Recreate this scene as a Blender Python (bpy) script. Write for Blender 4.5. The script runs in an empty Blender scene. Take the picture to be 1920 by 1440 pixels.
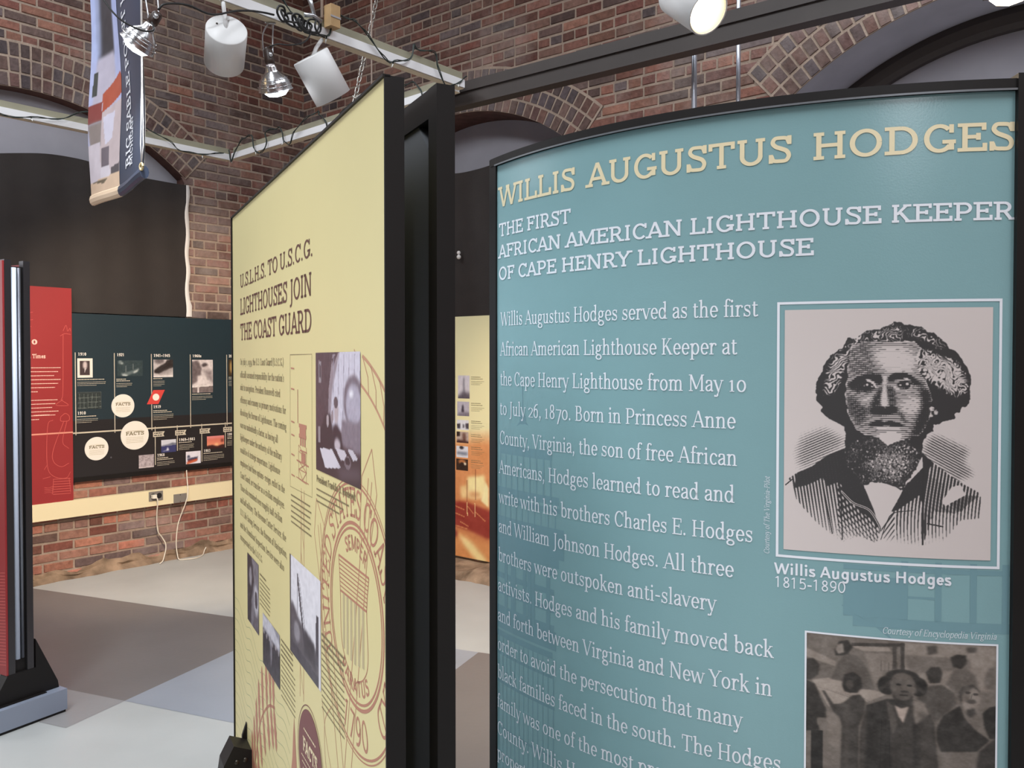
import bpy, math, random
import numpy as np
from mathutils import Vector, Matrix
random.seed(7)
RNG = np.random.default_rng(11)
S = bpy.context.scene
COL = S.collection
R_ = math.radians

# ------------------------------------------------------------------ camera, world, light, exposure
cam_d = bpy.data.cameras.new('camera'); cam = bpy.data.objects.new('camera', cam_d); COL.objects.link(cam)
cam_d.sensor_width = 36.0; cam_d.lens = 30.0; cam_d.shift_y = -13.3 / 1920.0
cam_d.clip_start = 0.02; cam_d.clip_end = 100
cam.location = (0, 0, 1.5); cam.rotation_euler = (R_(90 - 1.1), 0, 0)
S.camera = cam
S.view_settings.view_transform = 'Standard'; S.view_settings.look = 'None'
S.view_settings.gamma = 1.0; S.view_settings.exposure = 0.0
try: S.view_settings.use_curve_mapping = False
except Exception: pass
W = bpy.data.worlds.new('world'); S.world = W; W.use_nodes = True
W.node_tree.nodes['Background'].inputs[0].default_value = (0.75, 0.82, 1.0, 1)
W.node_tree.nodes['Background'].inputs[1].default_value = 0.3
S.cycles.max_bounces = 6; S.cycles.diffuse_bounces = 4; S.cycles.glossy_bounces = 3
S.cycles.sample_clamp_indirect = 4.0
try: S.cycles.use_denoising = True
except Exception: pass

def aim(o, target):
    d = Vector(target) - o.location
    o.rotation_euler = d.to_track_quat('-Z', 'Y').to_euler()
def area_light(name, loc, target, sx, sy, power, color):
    d = bpy.data.lights.new(name, 'AREA'); d.shape = 'RECTANGLE'; d.size = sx; d.size_y = sy
    d.energy = power; d.color = color
    o = bpy.data.objects.new(name, d); COL.objects.link(o); o.location = loc; aim(o, target); return o
def spot_light(name, loc, target, power, color, angle=70, blend=0.7, size=0.05):
    d = bpy.data.lights.new(name, 'SPOT'); d.energy = power; d.color = color
    d.spot_size = R_(angle); d.spot_blend = blend; d.shadow_soft_size = size
    o = bpy.data.objects.new(name, d); COL.objects.link(o); o.location = loc; aim(o, target); return o
WARM = (1.0, 0.80, 0.58); SOFT = (1.0, 0.91, 0.80); COOL = (0.90, 0.95, 1.0)
# ceiling fills added for general light, no fixtures (out of the frame)
area_light('ceiling_fill', (-1.6, 0.2, 5.0), (-1.6, 0.4, 0), 0.6, 3.4, 165, COOL)
area_light('ceiling_fill', (1.6, -0.6, 5.0), (1.6, -0.5, 0), 0.6, 3.4, 130, COOL)
area_light('ceiling_fill', (-2.6, 3.4, 5.0), (-2.6, 3.5, 0), 0.6, 2.4, 80, COOL)
area_light('ceiling_fill', (1.6, 3.0, 5.0), (1.6, 3.1, 0), 0.6, 2.4, 60, COOL)
# added area light standing for unseen window daylight, left of the camera
area_light('side_fill_light', (-5.15, 2.75, 2.0), (-1.0, -0.3, 1.3), 1.9, 1.9, 60, (0.93, 0.96, 1.0))
spot_light('fill_spot', (0.95, 3.0, 2.8), (-0.42, 1.95, 1.0), 150, COOL, 48, 0.9, 0.1)   # added to light the rear board, which bounces onto the teal panel
# spots added to brighten the panels, without fixtures, out of the frame
spot_light('fill_spot', (-1.9, 0.7, 2.9), (-0.5, 1.85, 0.75), 60, SOFT, 52, 1.0, 0.08)
spot_light('fill_spot', (0.5, -1.6, 2.8), (0.42, 1.5, 1.1), 35, COOL, 70, 0.9, 0.12)
spot_light('fill_spot', (-0.15, -1.2, 2.5), (0.02, 1.8, 0.95), 90, COOL, 30, 1.0, 0.12)
# ------------------------------------------------------------------ materials
def lin(c):
    return tuple(((v / 255) / 12.92 if v / 255 <= 0.04045 else (((v / 255) + 0.055) / 1.055) ** 2.4) for v in c)
MATS = {}
def mat(name, rgb, rough=0.6, metal=0.0, noise=0.0, nscale=20.0, bump=0.0, bscale=60.0, emit=None, spec=0.5, attr=None, trans=0.0, coat=0.0):
    m = bpy.data.materials.new(name); m.use_nodes = True; nt = m.node_tree; N = nt.nodes; L = nt.links
    b = N['Principled BSDF']; c = lin(rgb)
    b.inputs['Base Color'].default_value = (*c, 1); b.inputs['Roughness'].default_value = rough
    b.inputs['Metallic'].default_value = metal; b.inputs['Specular IOR Level'].default_value = spec
    b.inputs['Transmission Weight'].default_value = trans; b.inputs['Coat Weight'].default_value = coat
    src = None
    tc = N.new('ShaderNodeTexCoord')
    if attr:
        a = N.new('ShaderNodeAttribute'); a.attribute_name = attr; src = a.outputs['Color']
        L.new(src, b.inputs['Base Color'])
    if noise:
        n = N.new('ShaderNodeTexNoise'); n.inputs['Scale'].default_value = nscale; n.inputs['Detail'].default_value = 5
        L.new(tc.outputs['Object'], n.inputs['Vector'])
        mr = N.new('ShaderNodeMapRange'); mr.inputs['From Min'].default_value = 0.3; mr.inputs['From Max'].default_value = 0.7
        mr.inputs['To Min'].default_value = 1 - noise; mr.inputs['To Max'].default_value = 1 + noise
        L.new(n.outputs['Fac'], mr.inputs['Value'])
        mx = N.new('ShaderNodeVectorMath'); mx.operation = 'SCALE'
        if src: L.new(src, mx.inputs[0])
        else: mx.inputs[0].default_value = c
        L.new(mr.outputs[0], mx.inputs['Scale']); L.new(mx.outputs[0], b.inputs['Base Color'])
    if bump:
        n2 = N.new('ShaderNodeTexNoise'); n2.inputs['Scale'].default_value = bscale; n2.inputs['Detail'].default_value = 4
        L.new(tc.outputs['Object'], n2.inputs['Vector'])
        bp = N.new('ShaderNodeBump'); bp.inputs['Strength'].default_value = bump; bp.inputs['Distance'].default_value = 0.01
        L.new(n2.outputs['Fac'], bp.inputs['Height']); L.new(bp.outputs[0], b.inputs['Normal'])
    if emit:
        b.inputs['Emission Color'].default_value = (*lin(emit[0]), 1); b.inputs['Emission Strength'].default_value = emit[1]
    MATS[name] = m; return m

# ------------------------------------------------------------------ mesh builder
class MB:
    def __init__(s): s.v = []; s.f = []; s.m = []; s.mi = 0; s.c = []; s.col = None; s.smooth = []; s.sm = False
    def add(s, vs, fs):
        o = len(s.v); s.v += [tuple(v) for v in vs]
        for f in fs:
            s.f.append(tuple(i + o for i in f)); s.m.append(s.mi); s.c.append(s.col); s.smooth.append(s.sm)
    def quad(s, a, b, c, d): s.add([a, b, c, d], [(0, 1, 2, 3)])
    def box(s, x0, x1, y0, y1, z0, z1, M=None):
        vs = [(x0, y0, z0), (x1, y0, z0), (x1, y1, z0), (x0, y1, z0), (x0, y0, z1), (x1, y0, z1), (x1, y1, z1), (x0, y1, z1)]
        if M: vs = [tuple(M @ Vector(v)) for v in vs]
        s.add(vs, [(0, 3, 2, 1), (4, 5, 6, 7), (0, 1, 5, 4), (1, 2, 6, 5), (2, 3, 7, 6), (3, 0, 4, 7)])
    def prism(s, pts, ax, d0, d1, M=None):
        # pts: 2D outline; extruded along axis ax (0 x, 1 y, 2 z)
        def mk(p, d):
            q = [0, 0, 0]; o = [i for i in range(3) if i != ax]; q[o[0]], q[o[1]] = p; q[ax] = d
            return tuple(M @ Vector(q)) if M else tuple(q)
        n = len(pts); vs = [mk(p, d0) for p in pts] + [mk(p, d1) for p in pts]
        s.add(vs, [tuple(range(n))[::-1], tuple(range(n, 2 * n))] + [(i, (i + 1) % n, n + (i + 1) % n, n + i) for i in range(n)])
    def tube(s, pts, r, n=8, caps=True):
        P = [Vector(p) for p in pts]; rs = r if isinstance(r, (list, tuple)) else [r] * len(P)
        up = None; vs = []
        for i, p in enumerate(P):
            t = (P[min(i + 1, len(P) - 1)] - P[max(i - 1, 0)]);
            if t.length < 1e-9: t = Vector((0, 0, 1))
            t.normalize()
            if up is None:
                up = Vector((0, 0, 1)) if abs(t.z) < 0.9 else Vector((1, 0, 0))
            a = (up - t * up.dot(t))
            if a.length < 1e-6: a = t.orthogonal()
            a.normalize(); up = a; b = t.cross(a)
            for k in range(n):
                w = 2 * math.pi * k / n; vs.append(tuple(p + (a * math.cos(w) + b * math.sin(w)) * rs[i]))
        fs = [(i * n + k, i * n + (k + 1) % n, (i + 1) * n + (k + 1) % n, (i + 1) * n + k) for i in range(len(P) - 1) for k in range(n)]
        if caps: fs += [tuple(range(n))[::-1], tuple(range((len(P) - 1) * n, len(P) * n))]
        sm = s.sm; s.sm = True; s.add(vs, fs); s.sm = sm
    def lathe(s, prof, n=32, M=None):
        vs = []; m = len(prof)
        for k in range(n):
            w = 2 * math.pi * k / n
            for (r, z) in prof:
                q = Vector((r * math.cos(w), r * math.sin(w), z)); vs.append(tuple(M @ q if M else q))
        fs = [(k * m + i, ((k + 1) % n) * m + i, ((k + 1) % n) * m + i + 1, k * m + i + 1) for k in range(n) for i in range(m - 1)]
        sm = s.sm; s.sm = True; s.add(vs, fs); s.sm = sm
    def ball(s, c, r, n=10):
        prof = [(r * math.sin(math.pi * i / n), -r * math.cos(math.pi * i / n)) for i in range(n + 1)]
        s.lathe(prof, n * 2, Matrix.Translation(Vector(c)))
    def build(s, name, mats, parent=None, attr=None, world=False):
        me = bpy.data.meshes.new(name); me.from_pydata(s.v, [], s.f)
        for m in (mats if isinstance(mats, (list, tuple)) else [mats]): me.materials.append(m)
        me.polygons.foreach_set('material_index', s.m); me.polygons.foreach_set('use_smooth', s.smooth)
        if attr:
            a = me.color_attributes.new(attr, 'FLOAT_COLOR', 'CORNER'); arr = []
            for f, c in zip(s.f, s.c):
                arr += list((*(c or (0.5, 0.5, 0.5)), 1.0)) * len(f)
            a.data.foreach_set('color', arr)
        me.update()
        o = bpy.data.objects.new(name, me); COL.objects.link(o)
        if parent: o.parent = parent
        return o

def tag(o, label=None, cat=None, group=None, kind=None):
    if label: o['label'] = label
    if cat: o['category'] = cat
    if group: o['group'] = group
    if kind: o['kind'] = kind
    return o
def empty(name, loc, rz=0.0, label=None, cat=None, group=None):
    o = bpy.data.objects.new(name, None); o.empty_display_size = 0.1; COL.objects.link(o)
    o.location = loc; o.rotation_euler = (0, 0, rz); return tag(o, label, cat, group)
def copy_tree(o, parent=None):
    c = o.copy(); COL.objects.link(c)
    if parent: c.parent = parent
    for ch in list(o.children): copy_tree(ch, c)
    return c

# ------------------------------------------------------------------ lettering: pen strokes on a skeleton
def make_font(tk, tn, serif=1.0, st=3.6, dots=True, old=True, slant=0.0, bold_round=False):
    b = tn / 2; c = 70 - tn / 2; x = 48 - tn / 2; G = {}
    sl = 7.5 * serif
    def V(px, y0, y1, bs='', w=None):
        L = [('l', px, y0, px, y1, w or tk)]
        if serif:
            hw = (w or tk) / 2
            if 'B' in bs: L.append(('r', px - hw - sl, y0, px + hw + sl, y0 + st))
            if 'b' in bs: L.append(('r', px - hw, y0, px + hw + sl * 1.1, y0 + st))
            if 'T' in bs: L.append(('r', px - hw - sl, y1 - st, px + hw + sl, y1))
            if 't' in bs: L.append(('p', [(px - hw - sl, y1 - st * 1.6), (px - hw - sl, y1 - st * 0.5), (px + hw, y1), (px + hw, y1 - st * 2.2), (px - hw, y1 - st * 2)]))
        return L
    def FB(px, h=8): return [('r', px - h - tn / 2, 0, px + h + tn / 2, st)] if serif else []
    def FT(px, y=70, h=8): return [('r', px - h - tn / 2, y - st, px + h + tn / 2, y)] if serif else []
    def D(px, y0, qx, y1, w): return [('l', px, y0, qx, y1, w)]
    def Hh(x0, y, x1): return [('l', x0, y, x1, y, tn)]
    def A(cx, cy, rx, ry, a0, a1): return [('a', cx, cy, rx, ry, a0, a1)]
    def E(cx, cy, rx, ry): return [('a', cx, cy, rx - tk / 2, ry - tn / 2 + 0.6, 0, 360)]
    def C(*p): return [('c', p)]
    def SV(px, y0, y1): return [('l', px, y0, px, y1, tn)] if serif else []
    def O(px, y, r): return [('o', px, y, r)] if dots else []
    m = (tk + tn) / 2
    G['A'] = (68, D(7, 0, 34, 70, tn) + D(34, 70, 61, 0, tk) + Hh(17, 23, 51) + FB(7) + FB(61))
    G['B'] = (65, V(16, 0, 70) + FB(11, 5) + FT(11, 70, 5) + Hh(12, c, 32) + A(32, (c + 37) / 2, 20 - tk / 2, (c - 37) / 2, 90, -90) + Hh(16, 37, 34) + A(34, (37 + b) / 2, 24 - tk / 2, (37 - b) / 2, 90, -90) + Hh(12, b, 34))
    G['C'] = (67, A(37, 35, 31 - tk / 2, 35.6 - b, 42, 318) + SV(61, 47, 69))
    G['D'] = (74, V(16, 0, 70) + FB(11, 5) + FT(11, 70, 5) + Hh(12, c, 34) + A(34, 35, 34 - tk / 2, 35 - b, 90, -90) + Hh(12, b, 34))
    G['E'] = (62, V(16, 0, 70) + FB(11, 5) + FT(11, 70, 5) + Hh(12, c, 53) + Hh(16, 36, 42) + Hh(12, b, 55) + SV(54, 52, 70) + SV(56, 0, 20) + SV(43, 28, 45))
    G['F'] = (58, V(16, 0, 70, 'B') + FT(11, 70, 5) + Hh(12, c, 52) + Hh(16, 35, 42) + SV(53, 52, 70) + SV(43, 27, 44))
    G['G'] = (72, A(37, 35, 31 - tk / 2, 35.6 - b, 44, 325) + SV(61, 48, 69) + V(61, 6, 31) + Hh(43, 31 - b, 70 if serif else 62))
    G['H'] = (76, V(16, 0, 70, 'BT') + V(60, 0, 70, 'BT') + Hh(16, 36, 60))
    G['I'] = (35, V(17.5, 0, 70, 'BT'))
    G['J'] = (42, V(24, 2, 70, 'T') + C((24, 4), (22, -8), (15, -15), (4, -16)))
    G['K'] = (69, V(16, 0, 70, 'BT') + D(19, 29, 53, 70, tn) + D(30, 40, 58, 0, tk) + FB(59) + FT(52))
    G['L'] = (59, V(16, 0, 70, 'T') + FB(11, 5) + Hh(12, b, 53) + SV(54, 0, 24))
    G['M'] = (92, V(15, 0, 70, 'B', m) + V(77, 0, 70, 'B', tk) + FT(11, 70, 5) + FT(81, 70, 5) + D(15, 70, 46, 8, tk) + D(46, 8, 77, 70, tn))
    G['N'] = (78, V(15, 0, 70, 'B', m) + V(63, 0, 70, 'T', m) + FT(11, 70, 5) + D(15, 70, 63, 0, tk))
    G['O'] = (74, E(37, 35, 33, 35))
    G['P'] = (62, V(16, 0, 70, 'B') + FT(11, 70, 5) + Hh(12, c, 35) + A(35, (c + 31) / 2, 24 - tk / 2, (c - 31) / 2, 90, -90) + Hh(16, 31, 35))
    G['Q'] = (74, E(37, 35, 33, 35) + D(40, 12, 62, -12, tk))
    G['R'] = (69, V(16, 0, 70, 'B') + FT(11, 70, 5) + Hh(12, c, 35) + A(35, (c + 33) / 2, 22 - tk / 2, (c - 33) / 2, 90, -90) + Hh(16, 33, 35) + D(36, 33, 58, 0, tk) + FB(60, 7))
    G['S'] = (57, [('s', ((48, 52), (43, 63), (30, c), (17, 64), (12, 53), (19, 43), (31, 37), (43, 30), (48, 18), (42, 6), (28, b), (14, 7), (9, 19)))] + SV(49, 47, 70) + SV(8, 0, 23))
    G['T'] = (66, V(33, 0, 70, 'B') + Hh(6, c, 60) + SV(6, 50, 70) + SV(60, 50, 70))
    G['U'] = (74, V(16, 22, 70, 'T') + A(37, 24, 21, 24.6 - b, 180, 360) + V(58, 22, 70, 'T', m))
    G['V'] = (68, D(7, 70, 34, 0, tk) + D(34, 0, 61, 70, tn) + FT(7) + FT(61))
    G['W'] = (98, D(6, 70, 27, 0, tk) + D(27, 0, 49, 68, tn) + D(49, 68, 70, 0, tk) + D(70, 0, 92, 70, tn) + FT(6) + FT(49, 70, 5) + FT(92))
    G['X'] = (66, D(8, 70, 58, 0, tk) + D(58, 70, 8, 0, tn) + FT(8) + FT(58) + FB(8) + FB(58))
    G['Y'] = (64, D(6, 70, 32, 32, tk) + D(32, 32, 58, 70, tn) + V(32, 0, 34, 'B') + FT(6) + FT(58))
    G['Z'] = (60, Hh(8, c, 52) + D(52, 70, 8, 0, tk) + Hh(8, b, 54))
    G['a'] = (49, C((10, 36), (14, 44), (24, x), (34, 43), (37, 33)) + V(37, 7, 34) + C((37, 9), (40, 2.5), (47, 3)) + C((37, 29), (26, 26), (13, 20), (9, 12), (14, 4), (24, 2.5), (36, 10)) + O(11, 37, 5))
    G['b'] = (55, V(14, 2, 75, 't') + E(30, 24, 22, 24))
    G['c'] = (46, A(27, 24, 22 - tk / 2, 24.6 - b, 48, 318) + O(41, 38, 4.8))
    G['d'] = (57, V(42, 0, 75, 'bt') + E(25, 24, 22, 24))
    G['e'] = (49, A(26, 24, 22 - tk / 2, 24.6 - b, 0, 322) + Hh(7, 25, 46))
    G['f'] = (34, V(17, 0, 58, 'B') + C((17, 56), (19, 68), (27, 75 - b), (36, 71)) + Hh(5, 46, 32) + O(36, 69, 4.6))
    if serif:
        G['g'] = (51, A(24, 31, 18 - tk / 2, 16.6 - b, 0, 360) + A(26, -9.5, 22 - tk / 2, 12 - b, 0, 360) + C((13, 18), (9, 11), (14, 5), (28, 2.5), (41, -1)) + D(34, 40, 48, 45, tn))
    else:
        G['g'] = (56, E(27, 24, 22, 24) + V(43, -6, 48) + C((43, -4), (38, -17), (24, -20), (11, -15)))
    G['h'] = (59, V(14, 0, 75, 'Bt') + C((14, 33), (22, 43), (32, x), (41, 42), (44, 30)) + V(44, 0, 32, 'B'))
    G['i'] = (30, V(15, 0, 48, 'Bt') + [('o', 14, 65, tk * 0.62)])
    G['j'] = (29, V(16, -8, 48, 't') + C((16, -6), (12, -18), (2, -20)) + [('o', 14, 65, tk * 0.62)])
    G['k'] = (55, V(14, 0, 75, 'Bt') + D(16, 20, 41, 48, tn) + D(25, 28, 47, 0, tk) + FB(47, 6) + FT(40, 48, 6))
    G['l'] = (30, V(15, 0, 75, 'Bt'))
    G['m'] = (89, V(14, 0, 48, 'Bt') + C((14, 33), (21, 43), (30, x), (40, 42), (43, 30)) + V(43, 0, 32, 'B') + C((43, 33), (50, 43), (59, x), (69, 42), (72, 30)) + V(72, 0, 32, 'B'))
    G['n'] = (59, V(14, 0, 48, 'Bt') + C((14, 33), (22, 43), (32, x), (41, 42), (44, 30)) + V(44, 0, 32, 'B'))
    G['o'] = (54, E(27, 24, 23, 24))
    G['p'] = (58, V(14, -22, 47, 'Bt') + E(32, 24, 22, 24))
    G['q'] = (57, V(42, -22, 48, 'B') + E(25, 24, 22, 24))
    G['r'] = (42, V(14, 0, 48, 'Bt') + C((14, 30), (21, 42), (29, x), (38, 43)) + O(37, 41, 5))
    G['s'] = (44, [('s', ((35, 37), (31, 44), (22, x), (12, 43), (10, 35), (14, 29), (22, 25), (32, 20), (36, 12), (31, 4), (21, b), (11, 5), (7, 12)))] + SV(36, 33, 47) + SV(6, 1, 15))
    G['t'] = (36, V(15, 8, 60) + C((15, 10), (18, 3), (25, 2), (34, 6)) + Hh(4, 46, 32))
    G['u'] = (59, V(14, 14, 48, 't') + C((14, 17), (17, 5), (26, 2), (36, 5), (43, 15)) + V(43, 0, 48, 'bt'))
    G['v'] = (51, D(6, 48, 26, 0, tk) + D(26, 0, 45, 48, tn) + FT(6, 48, 6) + FT(45, 48, 6))
    G['w'] = (75, D(5, 48, 21, 0, tk) + D(21, 0, 37, 47, tn) + D(37, 47, 54, 0, tk) + D(54, 0, 70, 48, tn) + FT(5, 48, 6) + FT(70, 48, 6) + FT(37, 48, 3))
    G['x'] = (51, D(6, 48, 44, 0, tk) + D(44, 48, 6, 0, tn) + FT(6, 48, 6) + FT(44, 48, 6) + FB(6, 6) + FB(44, 6))
    G['y'] = (51, D(6, 48, 27, 0, tk) + D(22, -12, 45, 48, tn) + C((22.5, -11), (17, -19), (8, -19)) + FT(6, 48, 6) + FT(45, 48, 6) + O(8, -18, 4.6))
    G['z'] = (46, Hh(7, x, 40) + D(40, 48, 7, 0, tk) + Hh(7, b, 41))
    six = E(28, 22, 22, 22.5) + C((46, 66), (28, 62), (14, 46), (6 + tk / 2, 23))
    nine = [('R', six)]
    def dn(g, k=1.0, dy=0): return [('M', g, k, dy)]
    g0 = E(28, 35, 24, 35); g1 = V(26, 0, 70, 'B') + D(10, 57, 25, 69, tn)
    g2 = C((8, 52), (13, 64), (26, c), (41, 62), (44, 50), (34, 32), (20, 16), (8, b)) + Hh(6, b, 48)
    g3 = A(26, 52, 18 - tk / 2, 17.5 - b, 150, -80) + A(26, 18, 21 - tk / 2, 18 - b, 90, -150)
    g4 = D(37, 70, 6, 19, tn) + Hh(5, 19, 53) + V(38, 0, 70, 'B')
    g5 = Hh(14, c, 46) + D(12, 36, 15, 70, m) + C((12, 38), (26, 44), (40, 38), (46, 23), (40, 7), (25, b), (8, 7))
    g7 = Hh(6, c, 49) + D(20, 0, 48, 68, tk)
    g8 = A(28, 52.5, 17 - tk / 2 + 1, 17.5 - b, 0, 360) + A(28, 18.5, 21 - tk / 2, 18.5 - b, 0, 360)
    if old:
        G.update({'0': (56, E(28, 24, 24, 24)), '1': (42, [('l', 21, 0, 21, 48, tk), ('l', 9, 40, 20, 47.5, tn)] + (V(21, 0, 3, 'B') if serif else [])),
                  '2': (50, dn(g2, 48 / 70)), '3': (52, dn(g3, 1, -22)), '4': (54, dn(g4, 1, -22)), '5': (52, dn(g5, 1, -22)), '6': (56, six), '7': (52, dn(g7, 1, -22)), '8': (56, g8), '9': (56, [('M', nine, 1, -22)])})
    else:
        G.update({'0': (56, g0), '1': (56, g1), '2': (56, g2), '3': (54, g3), '4': (58, g4), '5': (56, g5), '6': (56, six), '7': (56, g7), '8': (56, g8), '9': (56, nine)})
    G['.'] = (26, [('o', 12, tk * 0.55, tk * 0.6)])
    G[','] = (26, [('o', 12, tk * 0.5, tk * 0.6), ('l', 15, 2, 8, -13, tn * 1.2)])
    G['-'] = (38, [('l', 5, 26, 33, 26, tn * 1.4)])
    G['\u2013'] = (56, [('l', 3, 26, 53, 26, tn * 1.4)])
    G["'"] = (20, [('l', 10, 50, 10, 72, tk * 0.8)])
    G['('] = (36, C((28, 78), (14, 56), (10, 32), (14, 8), (28, -14))); G[')'] = (36, C((8, 78), (22, 56), (26, 32), (22, 8), (8, -14)))
    G[' '] = (26, [])
    return {'G': G, 'tk': tk, 'tn': tn, 'slant': slant}

def catmull(pts, n=5):
    P = [np.array(p, float) for p in pts]; P = [2 * P[0] - P[1]] + P + [2 * P[-1] - P[-2]]; out = []
    for i in range(1, len(P) - 2):
        for k in range(n):
            t = k / n; a, b, c, d = P[i - 1:i + 3]
            out.append(0.5 * ((2 * b) + (c - a) * t + (2 * a - 5 * b + 4 * c - d) * t * t + (3 * b - a - 3 * c + d) * t ** 3))
    out.append(P[-2]); return out
def ribbon(pts, ws):
    P = [np.array(p, float) for p in pts]; L = []; Rr = []
    for i, p in enumerate(P):
        t = P[min(i + 1, len(P) - 1)] - P[max(i - 1, 0)]; t = t / (np.hypot(*t) + 1e-9); n = np.array([-t[1], t[0]]) * ws[i] / 2
        L.append(p + n); Rr.append(p - n)
    return [[L[i], Rr[i], Rr[i + 1], L[i + 1]] for i in range(len(P) - 1)]
_GC = {}
def glyph_polys(font, ch):
    key = (id(font), ch)
    if key in _GC: return _GC[key]
    tk, tn = font['tk'], font['tn']
    def strokes(ss):
        out = []
        for s in ss:
            k = s[0]
            if k == 'l':
                _, x0, y0, x1, y1, w = s; dx, dy = x1 - x0, y1 - y0; ln = math.hypot(dx, dy)
                if abs(dy) > 0.35 * abs(dx):
                    hw = w / 2 * ln / abs(dy); out.append([(x0 - hw, y0), (x0 + hw, y0), (x1 + hw, y1), (x1 - hw, y1)])
                else:
                    nn = max(1, int(abs(dx) / 18))
                    for i in range(nn):
                        a, b = x0 + dx * i / nn, x0 + dx * (i + 1) / nn; ya, yb = y0 + dy * i / nn, y0 + dy * (i + 1) / nn
                        out.append([(a, ya - w / 2), (b, yb - w / 2), (b, yb + w / 2), (a, ya + w / 2)])
            elif k == 'r':
                _, x0, y0, x1, y1 = s; out.append([(x0, y0), (x1, y0), (x1, y1), (x0, y1)])
            elif k == 'p': out.append(s[1])
            elif k == 'o':
                _, cx, cy, r = s; out.append([(cx + r * math.cos(2 * math.pi * i / 12), cy + r * math.sin(2 * math.pi * i / 12)) for i in range(12)])
            elif k in 'acs':
                if k == 'a':
                    _, cx, cy, rx, ry, a0, a1 = s; n = max(8, int(abs(a1 - a0) / 11))
                    pts = [(cx + rx * math.cos(R_(a0 + (a1 - a0) * i / n)), cy + ry * math.sin(R_(a0 + (a1 - a0) * i / n))) for i in range(n + 1)]
                else: pts = catmull(s[1])
                ws = []
                for i in range(len(pts)):
                    p, q = pts[max(i - 1, 0)], pts[min(i + 1, len(pts) - 1)]; dx, dy = q[0] - p[0], q[1] - p[1]; ty = abs(dy) / (math.hypot(dx, dy) + 1e-9)
                    if k == 's':
                        u = i / (len(pts) - 1); ty = max(ty * 0.25 if u < 0.35 or u > 0.65 else 0, math.exp(-((u - 0.5) / 0.17) ** 2), 0.12)
                    ws.append(tn + (tk - tn) * ty ** 1.2)
                if k == 'a' and abs(a1 - a0) >= 359: ws[-1] = ws[0]
                out += ribbon(pts, ws)
            elif k == 'R': out += [[(56 - p[0], 70 - p[1]) for p in q] for q in strokes(s[1])]
            elif k == 'M': out += [[(p[0], p[1] * s[2] + s[3]) for p in q] for q in strokes(s[1])]
        return out
    g = font['G'].get(ch) or font['G']['-']
    _GC[key] = (g[0], strokes(g[1])); return _GC[key]
def text_width(font, t, space=1.0, track=0): return sum((26 * space if ch == ' ' else glyph_polys(font, ch)[0] + track) for ch in t)
def put_text(mb, font, t, x0, y0, size, fmap, width=None, space=1.0, track=0.0, vertical=False, arc=None):
    # size = height of 100 glyph units; fmap maps panel (u, v) to a 3D point
    k = size / 100; kx = k
    if width: kx = width / max(1, text_width(font, t, space, track))
    px = 0.0; sh = math.tan(R_(font['slant']))
    for ch in t:
        if ch == ' ': px += 26 * space; continue
        adv, polys = glyph_polys(font, ch)
        for q in polys:
            pts = []
            for (gx, gy) in q:
                u = (px + gx + gy * sh) * kx; v = gy * k
                if arc:
                    cx, cy, r, a0, sgn = arc; rr = r + sgn * v; a = a0 - sgn * u / r
                    pts.append(fmap(cx + rr * math.cos(a), cy + rr * math.sin(a)))
                elif vertical: pts.append(fmap(x0 - v, y0 + u))
                else: pts.append(fmap(x0 + u, y0 + v))
            mb.add(pts, [tuple(range(len(pts)))])
        px += adv + track
SLAB = make_font(11.0, 9.5, 0.75, 9.0, old=False)
SLAB_MED = make_font(10.0, 8.0, 0.75, 7.5, old=False)
SLAB_THIN = make_font(8.6, 7.0, 0.75, 6.6, old=False)
BOOK = make_font(9.6, 4.6, 0.95, 3.8)
BOOK_I = make_font(7.0, 3.4, 0.45, 3.0, slant=14)
SANS = make_font(8.2, 7.4, 0, 0, dots=False, old=False)
SANS_B = make_font(13.5, 11.5, 0, 0, dots=False, old=False)
FAT = make_font(16, 13, 0.6, 10, old=False)

def greek_line(mb, x0, y, w, h, fmap, seed, fill=0.85):
    # a line of print too small to read: word-long dashes
    r = random.Random(seed); x = x0; y += h * 0.2; h *= 0.62
    while x < x0 + w - h:
        l = min(h * r.uniform(1.2, 4.2), x0 + w - x)
        mb.quad(fmap(x, y), fmap(x + l, y), fmap(x + l, y + h), fmap(x, y + h)); x += l + h * (1 - fill) * 4
def line_strip(mb, pts, w, fmap, closed=False):
    P = list(pts) + ([pts[0]] if closed else [])
    for q in ribbon(P, [w] * len(P)): mb.add([fmap(*p) for p in q], [(0, 1, 2, 3)])
def fill_poly(mb, pts, fmap): mb.add([fmap(*p) for p in pts], [tuple(range(len(pts)))])
def circ(cx, cy, r, n=48, a0=0, a1=360, ry=None): return [(cx + r * math.cos(R_(a0 + (a1 - a0) * i / n)), cy + (ry or r) * math.sin(R_(a0 + (a1 - a0) * i / n))) for i in range(n + 1)]

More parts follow.
